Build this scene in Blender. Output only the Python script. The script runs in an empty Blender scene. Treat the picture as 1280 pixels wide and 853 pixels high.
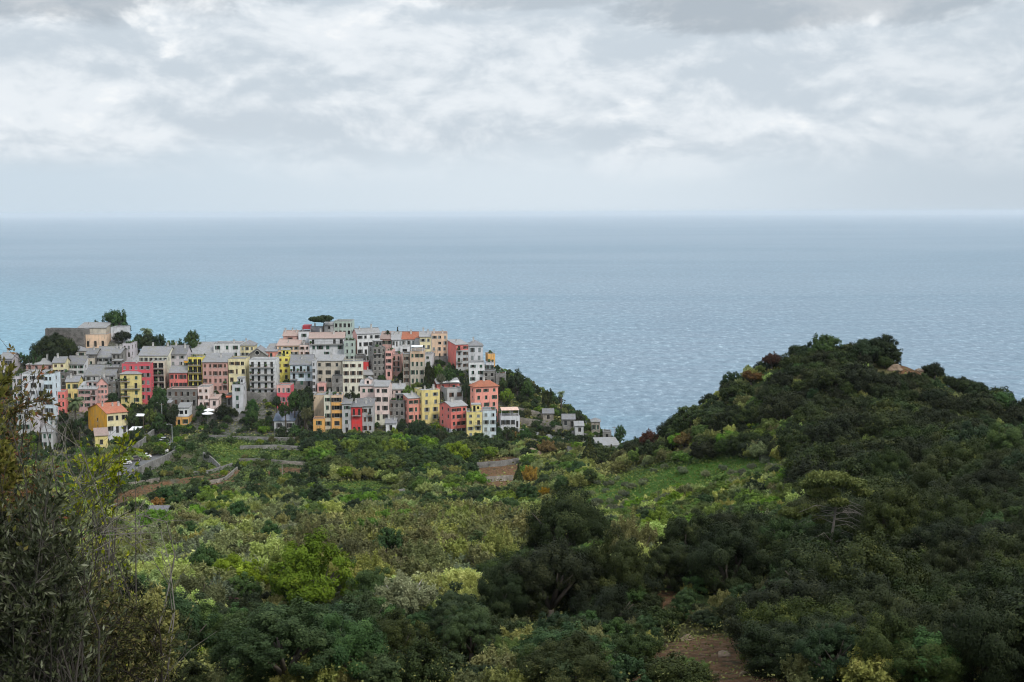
import bpy, math, random
import numpy as np
from mathutils import Vector, Matrix
R = math.radians
scene = bpy.context.scene
col = scene.collection
# ------------------------------------------------------------------ camera, sky, sun, exposure
CAM_H = 160.0
FPX = 1758.0                       # focal length in pixels of the 1280 px wide photograph
cam_data = bpy.data.cameras.new('camera')
cam = bpy.data.objects.new('camera', cam_data); col.objects.link(cam)
cam_data.sensor_width = 36.0
cam_data.lens = FPX / 1280.0 * 36.0
cam_data.clip_start = 0.5; cam_data.clip_end = 150000.0
ROT = Matrix.Rotation(R(90 - 5.22), 3, 'X') @ Matrix.Rotation(R(-0.18), 3, 'Z')
cam.matrix_world = Matrix.Translation((0, 0, CAM_H)) @ ROT.to_4x4()
scene.camera = cam

SUN_EL, SUN_AZ = 44.0, 140.0       # azimuth measured from +Y towards +X (to the right of the view)
world = bpy.data.worlds.new('World'); scene.world = world; world.use_nodes = True
SKY_STRENGTH = 0.08
def build_sky():
    nt = world.node_tree; N = nt.nodes; L = nt.links; N.clear()
    out = N.new('ShaderNodeOutputWorld'); bg = N.new('ShaderNodeBackground'); L.new(bg.outputs[0], out.inputs[0])
    bg.inputs[1].default_value = SKY_STRENGTH
    sky = N.new('ShaderNodeTexSky'); sky.sky_type = 'NISHITA'; sky.sun_disc = False
    sky.sun_elevation = R(SUN_EL); sky.sun_rotation = R(SUN_AZ); sky.dust_density = 3.0; sky.altitude = 160
    tc = N.new('ShaderNodeTexCoord')
    sep = N.new('ShaderNodeSeparateXYZ'); L.new(tc.outputs['Generated'], sep.inputs[0])
    def math_(op, a, b=None, c=None, clamp=False):
        n = N.new('ShaderNodeMath'); n.operation = op; n.use_clamp = clamp
        for i, v in enumerate((a, b, c)):
            if v is None: continue
            if isinstance(v, (int, float)): n.inputs[i].default_value = v
            else: L.new(v, n.inputs[i])
        return n.outputs[0]
    def ramp(v, lo, hi, smooth=True):
        n = N.new('ShaderNodeMapRange'); n.interpolation_type = 'SMOOTHSTEP' if smooth else 'LINEAR'
        L.new(v, n.inputs[0]); n.inputs[1].default_value = lo; n.inputs[2].default_value = hi
        return n.outputs[0]
    def mixc(f, a, b):
        n = N.new('ShaderNodeMix'); n.data_type = 'RGBA'
        if isinstance(f, (int, float)): n.inputs[0].default_value = f
        else: L.new(f, n.inputs[0])
        for i, v in ((6, a), (7, b)):
            if isinstance(v, tuple): n.inputs[i].default_value = (*v, 1)
            else: L.new(v, n.inputs[i])
        return n.outputs[2]
    X, Y, Z = sep.outputs
    def coords(sx, sz, ox=0.0, oz=0.0):
        c = N.new('ShaderNodeCombineXYZ')
        L.new(math_('MULTIPLY_ADD', X, sx, ox), c.inputs[0]); L.new(math_('MULTIPLY', Y, sx * 0.6), c.inputs[1])
        L.new(math_('MULTIPLY_ADD', Z, sz, oz), c.inputs[2]); return c.outputs[0]
    def noise(vec, scale, detail=8, rough=0.55, dist=0.0):
        n = N.new('ShaderNodeTexNoise'); L.new(vec, n.inputs['Vector']); n.inputs['Scale'].default_value = scale
        n.inputs['Detail'].default_value = detail; n.inputs['Roughness'].default_value = rough
        n.inputs['Distortion'].default_value = dist; return n.outputs[0]
    base = coords(1, 2.6, 0.35, 0.1)
    big = noise(base, 5.2, 9, 0.56, 0.25)
    puff = noise(coords(1, 2.1, 1.3, 3.2), 13.0, 10, 0.6, 0.3)
    fine = noise(coords(1, 1.9, 4.4, 1.0), 33.0, 9, 0.62, 0.2)
    above = noise(coords(1, 2.1, 1.3, 3.2 + 0.020), 13.0, 10, 0.6, 0.3)          # the same heaps a little higher: tops catch light, bases do not
    relief = math_('MULTIPLY', math_('SUBTRACT', puff, above), 0.34)
    lit = math_('ADD', math_('MULTIPLY', big, 0.45), math_('ADD', math_('MULTIPLY', puff, 0.38), math_('MULTIPLY', fine, 0.17)))
    lit = math_('ADD', lit, relief)
    bright = ramp(lit, 0.41, 0.60)
    body = mixc(bright, (6.0, 6.75, 7.45), (8.3, 8.8, 9.25))
    # small brilliant tops
    top = ramp(math_('ADD', math_('MULTIPLY', puff, 0.6), math_('MULTIPLY', fine, 0.4)), 0.555, 0.66)
    body = mixc(math_('MULTIPLY', top, 0.75), body, (9.7, 9.9, 10.0))
    # heavy dark undersides high in the picture
    def blob(cx, cz, rx, rz):
        dx = math_('DIVIDE', math_('SUBTRACT', X, cx), rx); dz = math_('DIVIDE', math_('SUBTRACT', Z, cz), rz)
        d = math_('ADD', math_('MULTIPLY', dx, dx), math_('MULTIPLY', dz, dz))
        d = math_('ADD', d, math_('MULTIPLY', math_('SUBTRACT', puff, 0.5), 3.2))
        return math_('SUBTRACT', 1.0, ramp(d, 0.55, 1.25))
    dk = math_('MAXIMUM', blob(-0.31, 0.149, 0.15, 0.026), blob(0.19, 0.142, 0.125, 0.021))
    dk = math_('MAXIMUM', dk, math_('MULTIPLY', blob(0.02, 0.155, 0.16, 0.014), 0.6))
    body = mixc(math_('MULTIPLY', dk, 0.85), body, mixc(bright, (4.3, 4.9, 5.5), (5.7, 6.1, 6.5)))
    # clouds thin out into a clear band of haze above the horizon
    low = ramp(math_('ADD', Z, math_('MULTIPLY', math_('SUBTRACT', big, 0.5), 0.055)), 0.020, 0.056)
    # horizontal drift of tone in the haze band: bluer left, whiter centre, greyer right
    hz = mixc(ramp(X, -0.34, 0.02), (6.4, 7.5, 8.45), (7.4, 8.3, 9.05))
    hz = mixc(ramp(X, 0.05, 0.34), hz, (6.1, 7.0, 7.8))
    hazed = mixc(0.06, hz, sky.outputs[0])
    c = mixc(low, hazed, body)
    c = mixc(math_('MULTIPLY', ramp(X, 0.16, 0.34), 0.25), c, (5.2, 6.0, 6.7))
    # thinner cloud overhead lets some of the blue through
    gap = math_('MULTIPLY', ramp(Z, 0.25, 0.7), ramp(noise(base, 2.2, 4, 0.5), 0.45, 0.65))
    c = mixc(math_('MULTIPLY', gap, 0.5), c, sky.outputs[0])
    # an overcast sky is brighter overhead than at its rim
    lum = math_('ADD', 1.0, math_('MULTIPLY', ramp(Z, 0.17, 0.8), 1.05))
    vm = N.new('ShaderNodeVectorMath'); vm.operation = 'SCALE'; L.new(c, vm.inputs[0]); L.new(lum, vm.inputs[3])
    L.new(vm.outputs[0], bg.inputs[0])
build_sky()
sun_d = bpy.data.lights.new('sun', 'SUN'); sun = bpy.data.objects.new('sun', sun_d); col.objects.link(sun)
sun_d.energy = 1.5; sun_d.angle = R(8); sun_d.color = (1.0, 0.95, 0.88)
sd = Vector((math.sin(R(SUN_AZ)) * math.cos(R(SUN_EL)), math.cos(R(SUN_AZ)) * math.cos(R(SUN_EL)), math.sin(R(SUN_EL))))
sun.rotation_euler = sd.to_track_quat('Z', 'Y').to_euler()
vs = scene.view_settings
vs.view_transform = 'Standard'; vs.look = 'None'; vs.gamma = 1; vs.use_curve_mapping = False; vs.exposure = 0.32
scene.render.engine = 'CYCLES'
cy = scene.cycles
cy.max_bounces = 6; cy.diffuse_bounces = 3; cy.glossy_bounces = 2; cy.transmission_bounces = 3; cy.volume_bounces = 1
cy.use_denoising = True; cy.denoiser = 'OPENIMAGEDENOISE'; cy.denoising_prefilter = 'ACCURATE'
cy.filter_width = 1.1; cy.caustics_reflective = False; cy.caustics_refractive = False

# ------------------------------------------------------------------ projection helpers
RN = np.array(ROT)
def ray(px, py):
    v = ROT @ Vector(((px - 640) / FPX, (426.5 - py) / FPX, -1)); return v
def at(px, py, Y):
    v = ray(px, py); t = Y / v.y; return Vector((v.x * t, Y, CAM_H + v.z * t))
def project(P):
    """numpy (n,3) world -> px, py in photograph pixels, depth"""
    Q = (np.asarray(P, float) - np.array([0, 0, CAM_H])) @ RN
    d = -Q[..., 2]
    return 640 + FPX * Q[..., 0] / d, 426.5 - FPX * Q[..., 1] / d, d

# ------------------------------------------------------------------ object helpers
def link(name, me, m=None, parent=None, loc=None):
    o = bpy.data.objects.new(name, me); col.objects.link(o)
    if me is not None and m is not None and not len(me.materials):
        for q in (m if isinstance(m, (list, tuple)) else [m]): me.materials.append(q)
    if parent is not None: o.parent = parent
    if loc is not None: o.location = loc
    return o
def tag(o, label=None, cat=None, group=None, kind=None):
    if label: o['label'] = label
    if cat: o['category'] = cat
    if group: o['group'] = group
    if kind: o['kind'] = kind
    return o
def empty(name, loc, rz=0.0):
    o = bpy.data.objects.new(name, None); col.objects.link(o); o.location = loc; o.rotation_euler = (0, 0, rz); return o
class MB:
    """collects polygons and links them as one mesh"""
    def __init__(s): s.v = []; s.f = []; s.m = []
    def poly(s, pts, mi=0):
        k = len(s.v); s.v += [tuple(p) for p in pts]; s.f.append(tuple(range(k, k + len(pts)))); s.m.append(mi)
    def box(s, x0, x1, y0, y1, z0, z1, mi=0, M=None):
        p = [(x0, y0, z0), (x1, y0, z0), (x1, y1, z0), (x0, y1, z0), (x0, y0, z1), (x1, y0, z1), (x1, y1, z1), (x0, y1, z1)]
        if M is not None: p = [tuple(M @ Vector(q)) for q in p]
        k = len(s.v); s.v += p
        for f in ((0, 3, 2, 1), (4, 5, 6, 7), (0, 1, 5, 4), (1, 2, 6, 5), (2, 3, 7, 6), (3, 0, 4, 7)):
            s.f.append(tuple(k + i for i in f)); s.m.append(mi)
    def prism(s, pts, off, mi=0):
        """planar polygon extruded by vector off"""
        n = len(pts); k = len(s.v); off = Vector(off)
        s.v += [tuple(p) for p in pts] + [tuple(Vector(p) + off) for p in pts]
        s.f.append(tuple(k + i for i in range(n))); s.m.append(mi)
        s.f.append(tuple(k + n + i for i in reversed(range(n)))); s.m.append(mi)
        for i in range(n):
            j = (i + 1) % n; s.f.append((k + j, k + i, k + n + i, k + n + j)); s.m.append(mi)
    def tube(s, pts, rad, sides=6, mi=0, cap=True):
        pts = [Vector(p) for p in pts]
        if not isinstance(rad, (list, tuple)): rad = [rad] * len(pts)
        k = len(s.v); n = len(pts)
        for i, p in enumerate(pts):
            t = (pts[min(i + 1, n - 1)] - pts[max(i - 1, 0)]).normalized()
            a = t.cross(Vector((0.3, 0.2, 1)) if abs(t.z) < 0.9 else Vector((1, 0, 0))).normalized(); b = t.cross(a)
            for j in range(sides):
                q = 2 * math.pi * j / sides; s.v.append(tuple(p + (a * math.cos(q) + b * math.sin(q)) * rad[i]))
        for i in range(n - 1):
            for j in range(sides):
                j2 = (j + 1) % sides; s.f.append((k + i * sides + j, k + i * sides + j2, k + (i + 1) * sides + j2, k + (i + 1) * sides + j)); s.m.append(mi)
        if cap:
            s.f.append(tuple(k + j for j in reversed(range(sides)))); s.m.append(mi)
            s.f.append(tuple(k + (n - 1) * sides + j for j in range(sides))); s.m.append(mi)
    def mesh(s, name, mats=None, smooth=False):
        me = bpy.data.meshes.new(name); me.from_pydata(s.v, [], s.f)
        for m in (mats or []): me.materials.append(m)
        if len(set(s.m)) > 1: me.polygons.foreach_set('material_index', s.m)
        if smooth: me.polygons.foreach_set('use_smooth', [True] * len(s.f))
        me.validate(); me.update(); return me
def np_mesh(name, V, F, mats, attrs=None, smooth=False):
    """V (n,3), F (m,k) faces all with k corners"""
    me = bpy.data.meshes.new(name); n, (m, k) = len(V), F.shape
    me.vertices.add(n); me.vertices.foreach_set('co', np.ascontiguousarray(V, np.float32).ravel())
    me.loops.add(m * k); me.loops.foreach_set('vertex_index', np.ascontiguousarray(F, np.int32).ravel())
    me.polygons.add(m); me.polygons.foreach_set('loop_start', np.arange(0, m * k, k, dtype=np.int32))
    me.polygons.foreach_set('loop_total', np.full(m, k, np.int32))
    if smooth: me.polygons.foreach_set('use_smooth', np.ones(m, bool))
    for mm in (mats or []): me.materials.append(mm)
    me.update(calc_edges=True)
    for nm, arr in (attrs or {}).items():
        dom = 'POINT' if len(arr) == n else 'FACE'
        a = me.attributes.new(nm, 'FLOAT', dom); a.data.foreach_set('value', np.ascontiguousarray(arr, np.float32))
    return me

# ------------------------------------------------------------------ materials
class NT:
    def __init__(s, name):
        s.m = bpy.data.materials.new(name); s.m.use_nodes = True; s.t = s.m.node_tree; s.N = s.t.nodes; s.L = s.t.links
        s.b = s.N['Principled BSDF']; s.out = s.N['Material Output']
    def put(s, node, i, v):
        if v is None: return
        if hasattr(v, 'links') or hasattr(v, 'is_linked'): s.L.new(v, node.inputs[i])
        elif isinstance(v, tuple) and len(v) == 3 and node.inputs[i].type == 'RGBA': node.inputs[i].default_value = (*v, 1)
        else: node.inputs[i].default_value = v
    def coord(s, kind='Object', scale=(1, 1, 1)):
        tc = s.N.new('ShaderNodeTexCoord'); mp = s.N.new('ShaderNodeMapping'); s.L.new(tc.outputs[kind], mp.inputs[0])
        mp.inputs['Scale'].default_value = scale; return mp.outputs[0]
    def pos(s, scale=(1, 1, 1)):
        g = s.N.new('ShaderNodeNewGeometry'); mp = s.N.new('ShaderNodeMapping'); s.L.new(g.outputs['Position'], mp.inputs[0])
        mp.inputs['Scale'].default_value = scale; return mp.outputs[0]
    def noise(s, vec, scale, detail=5, rough=0.55, dist=0.0):
        n = s.N.new('ShaderNodeTexNoise'); s.L.new(vec, n.inputs['Vector']); n.inputs['Scale'].default_value = scale
        n.inputs['Detail'].default_value = detail; n.inputs['Roughness'].default_value = rough; n.inputs['Distortion'].default_value = dist
        return n.outputs[0]
    def ramp(s, v, lo, hi, a=0.0, b=1.0):
        n = s.N.new('ShaderNodeMapRange'); n.interpolation_type = 'SMOOTHSTEP'; s.L.new(v, n.inputs[0])
        for i, q in ((1, lo), (2, hi), (3, a), (4, b)): n.inputs[i].default_value = q
        return n.outputs[0]
    def mix(s, f, a, b, mode='MIX'):
        n = s.N.new('ShaderNodeMix'); n.data_type = 'RGBA'; n.blend_type = mode
        s.put(n, 0, f); s.put(n, 6, a); s.put(n, 7, b); return n.outputs[2]
    def math(s, op, a, b=None, clamp=False):
        n = s.N.new('ShaderNodeMath'); n.operation = op; n.use_clamp = clamp; s.put(n, 0, a); s.put(n, 1, b); return n.outputs[0]
    def attr(s, name):
        n = s.N.new('ShaderNodeAttribute'); n.attribute_name = name; return n.outputs['Fac']
    def rnd(s): return s.N.new('ShaderNodeObjectInfo').outputs['Random']
    def hsv(s, c, h=0.5, sa=1.0, v=1.0):
        n = s.N.new('ShaderNodeHueSaturation'); s.put(n, 0, h); s.put(n, 1, sa); s.put(n, 2, v); s.put(n, 4, c); return n.outputs[0]
    def bump(s, h, strength, dist=0.1):
        n = s.N.new('ShaderNodeBump'); n.inputs['Strength'].default_value = strength; n.inputs['Distance'].default_value = dist
        s.L.new(h, n.inputs['Height']); s.L.new(n.outputs[0], s.b.inputs['Normal'])
    def set(s, base=None, rough=0.8, spec=0.3, metal=0.0):
        s.put(s.b, 'Base Color', base); s.put(s.b, 'Roughness', rough); s.b.inputs['Specular IOR Level'].default_value = spec
        s.b.inputs['Metallic'].default_value = metal; return s.m

def plain(name, c, rough=0.7, spec=0.3, metal=0.0, var=0.25, scale=1.5):
    n = NT(name); k = n.noise(n.coord(), scale, 6, 0.6)
    return n.set(n.mix(n.ramp(k, 0.3, 0.7), tuple(x * (1 - var) for x in c), c), rough, spec, metal)
def wallmat(name, c, wear=0.58):
    n = NT(name); co = n.coord()
    st = n.noise(n.coord(scale=(1, 1, 0.16)), 1.6, 7, 0.65)          # runs of rain down the plaster
    bl = n.noise(co, 0.45, 6, 0.6)                                    # large faded patches
    gr = n.noise(co, 5.0, 4, 0.6)
    grey = (c[0] * 0.30 + 0.16, c[1] * 0.34 + 0.15, c[2] * 0.34 + 0.14)
    a = n.mix(n.ramp(bl, 0.35, 0.7, 0, wear), c, grey)
    a = n.mix(n.ramp(st, 0.5, 0.78, 0, wear * 1.5), a, tuple(x * 0.45 for x in grey))
    a = n.mix(n.ramp(gr, 0.3, 0.8, 0, 0.18), a, tuple(x * 0.7 for x in c))
    a = n.hsv(a, 0.5, 1.0, n.math('ADD', n.math('MULTIPLY', n.rnd(), 0.16), 0.92))
    n.set(a, 0.9, 0.15); n.bump(gr, 0.3, 0.03); return n.m
def stonemat(name, c1, c2, scale=2.2, mortar=(0.20, 0.19, 0.17)):
    n = NT(name); co = n.coord(scale=(1, 1, 1.7))
    v = n.N.new('ShaderNodeTexVoronoi'); n.L.new(co, v.inputs['Vector']); v.inputs['Scale'].default_value = scale
    e = n.N.new('ShaderNodeTexVoronoi'); e.feature = 'DISTANCE_TO_EDGE'; n.L.new(co, e.inputs['Vector']); e.inputs['Scale'].default_value = scale
    sp = n.N.new('ShaderNodeSeparateColor'); n.L.new(v.outputs['Color'], sp.inputs[0])
    a = n.mix(sp.outputs[0], c1, c2)
    a = n.mix(n.ramp(n.noise(n.coord(), 0.5, 6, 0.6), 0.35, 0.65, 0, 0.85), a, tuple(x * 0.4 for x in c1))
    a = n.mix(n.ramp(e.outputs['Distance'], 0.0, 0.08, 1, 0), a, mortar)
    n.set(a, 0.95, 0.1); n.bump(n.ramp(e.outputs['Distance'], 0, 0.12), 0.6, 0.06); return n.m
def roofmat(name, c1, c2, lichen=(0.20, 0.19, 0.13), row=0.28):
    n = NT(name)
    b = n.N.new('ShaderNodeTexBrick'); n.L.new(n.coord(scale=(1, 1, 1)), b.inputs['Vector'])
    b.inputs['Scale'].default_value = 1.0; b.inputs['Brick Width'].default_value = 0.5; b.inputs['Row Height'].default_value = row
    b.inputs['Mortar Size'].default_value = 0.025
    n.put(b, 'Color1', c1); n.put(b, 'Color2', c2); n.put(b, 'Mortar', tuple(x * 0.45 for x in c1))
    a = n.mix(n.ramp(n.noise(n.coord(), 0.6, 7, 0.65), 0.42, 0.68, 0, 0.65), b.outputs[0], lichen)
    a = n.mix(n.ramp(n.noise(n.coord(), 3.0, 5, 0.6), 0.5, 0.75, 0, 0.4), a, tuple(x * 0.5 for x in c2))
    a = n.hsv(a, 0.5, 1.0, n.math('ADD', n.math('MULTIPLY', n.rnd(), 0.35), 0.8))
    n.set(a, 0.9, 0.2); n.bump(b.outputs['Fac'], -0.5, 0.05); return n.m
def leafmat(name, c1, c2, c3, trans=0.25, rough=0.65, spec=0.10):
    n = NT(name)
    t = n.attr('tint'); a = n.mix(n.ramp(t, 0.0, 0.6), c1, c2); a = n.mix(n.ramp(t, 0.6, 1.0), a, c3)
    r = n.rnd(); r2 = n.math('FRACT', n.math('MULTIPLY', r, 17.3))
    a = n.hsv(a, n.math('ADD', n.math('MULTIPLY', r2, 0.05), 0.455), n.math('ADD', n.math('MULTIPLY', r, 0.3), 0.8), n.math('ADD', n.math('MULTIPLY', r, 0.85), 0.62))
    n.set(a, rough, spec)
    tr = n.N.new('ShaderNodeBsdfTranslucent'); n.L.new(a, tr.inputs[0]); mx = n.N.new('ShaderNodeMixShader'); mx.inputs[0].default_value = trans
    n.L.new(n.b.outputs[0], mx.inputs[1]); n.L.new(tr.outputs[0], mx.inputs[2]); n.L.new(mx.outputs[0], n.out.inputs[0]); return n.m

W = {k: wallmat('plaster_' + k, c) for k, c in dict(
    white=(0.74, 0.74, 0.74), cream=(0.74, 0.71, 0.58), grey=(0.48, 0.48, 0.48), palegrey=(0.64, 0.64, 0.66), lilac=(0.62, 0.57, 0.60),
    beige=(0.60, 0.53, 0.43), tan=(0.62, 0.47, 0.33), yellow=(0.80, 0.66, 0.26), paleyellow=(0.78, 0.68, 0.40), lemon=(0.80, 0.68, 0.14),
    orange=(0.80, 0.42, 0.12), ochre=(0.84, 0.40, 0.03), peach=(0.78, 0.55, 0.38), salmon=(0.80, 0.32, 0.25), coral=(0.80, 0.21, 0.18),
    pink=(0.80, 0.42, 0.37), palepink=(0.80, 0.63, 0.58), rose=(0.60, 0.34, 0.29), mauve=(0.60, 0.38, 0.36), red=(0.76, 0.05, 0.05),
    crimson=(0.68, 0.09, 0.12), sage=(0.42, 0.50, 0.44), blue=(0.66, 0.76, 0.82), brown=(0.40, 0.30, 0.23), rust=(0.62, 0.20, 0.10)).items()}
W['stone'] = stonemat('stone_grey', (0.34, 0.33, 0.31), (0.22, 0.21, 0.20))
W['warmstone'] = stonemat('stone_warm', (0.46, 0.41, 0.34), (0.30, 0.26, 0.22))
W['darkstone'] = stonemat('stone_dark', (0.17, 0.16, 0.15), (0.25, 0.23, 0.21))
RF = {'S': roofmat('slate_roof', (0.26, 0.26, 0.27), (0.20, 0.20, 0.22)), 'L': roofmat('pale_roof', (0.35, 0.35, 0.35), (0.28, 0.28, 0.29), (0.22, 0.21, 0.18)),
      'D': roofmat('dark_slate_roof', (0.22, 0.22, 0.24), (0.17, 0.16, 0.18), (0.2, 0.19, 0.15)),
      'T': roofmat('terracotta_roof', (0.50, 0.18, 0.105), (0.38, 0.14, 0.085), (0.34, 0.18, 0.12), 0.35),
      'P': roofmat('faded_tile_roof', (0.42, 0.31, 0.27), (0.36, 0.26, 0.23), (0.28, 0.24, 0.20), 0.35)}
M_glass = plain('window_glass', (0.010, 0.012, 0.014), 0.25, 0.25, var=0.5)
M_frame = plain('window_paint', (0.24, 0.22, 0.19))
M_sill = plain('window_stone', (0.50, 0.49, 0.46))
SH = {k: plain('shutter_' + k, c) for k, c in dict(green=(0.035, 0.09, 0.06), dark=(0.03, 0.035, 0.035), brown=(0.11, 0.06, 0.04), grey=(0.22, 0.25, 0.25), white=(0.7, 0.7, 0.68)).items()}
M_slab = plain('concrete', (0.42, 0.41, 0.39)); M_iron = plain('dark_iron', (0.04, 0.04, 0.045), 0.5); M_wood = plain('weathered_wood', (0.20, 0.15, 0.11))
M_chim = plain('chimney_plaster', (0.58, 0.56, 0.53)); M_white = plain('white_paint', (0.80, 0.80, 0.79), 0.5, var=0.1); M_metal = plain('grey_metal', (0.45, 0.46, 0.47), 0.45)
M_bark = plain('bark', (0.10, 0.085, 0.07), 0.95, 0.1, scale=4); M_palebark = plain('pale_bark', (0.34, 0.31, 0.27), 0.9, 0.1, scale=4)
M_reddark = plain('red_cloth', (0.42, 0.05, 0.07)); M_solar = plain('blue_panel', (0.10, 0.13, 0.18), 0.25, 0.6); M_asphalt = plain('asphalt', (0.13, 0.13, 0.13), 0.9, scale=0.6)
M_tyre = plain('tyre_rubber', (0.02, 0.02, 0.02))
# ------------------------------------------------------------------ survey of the village: where each facade stands in the photograph
TILES = dict(A=(0, 370, 7.111), B=(0, 450, 7.111), C=(140, 400, 7.111), D=(140, 470, 7.111), E=(290, 390, 7.111), F=(440, 390, 7.111),
             G=(340, 460, 7.111), H=(490, 450, 7.111), J=(600, 400, 4.265), K=(0, 430, 4.0), O=(0, 0, 1.0))
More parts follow.
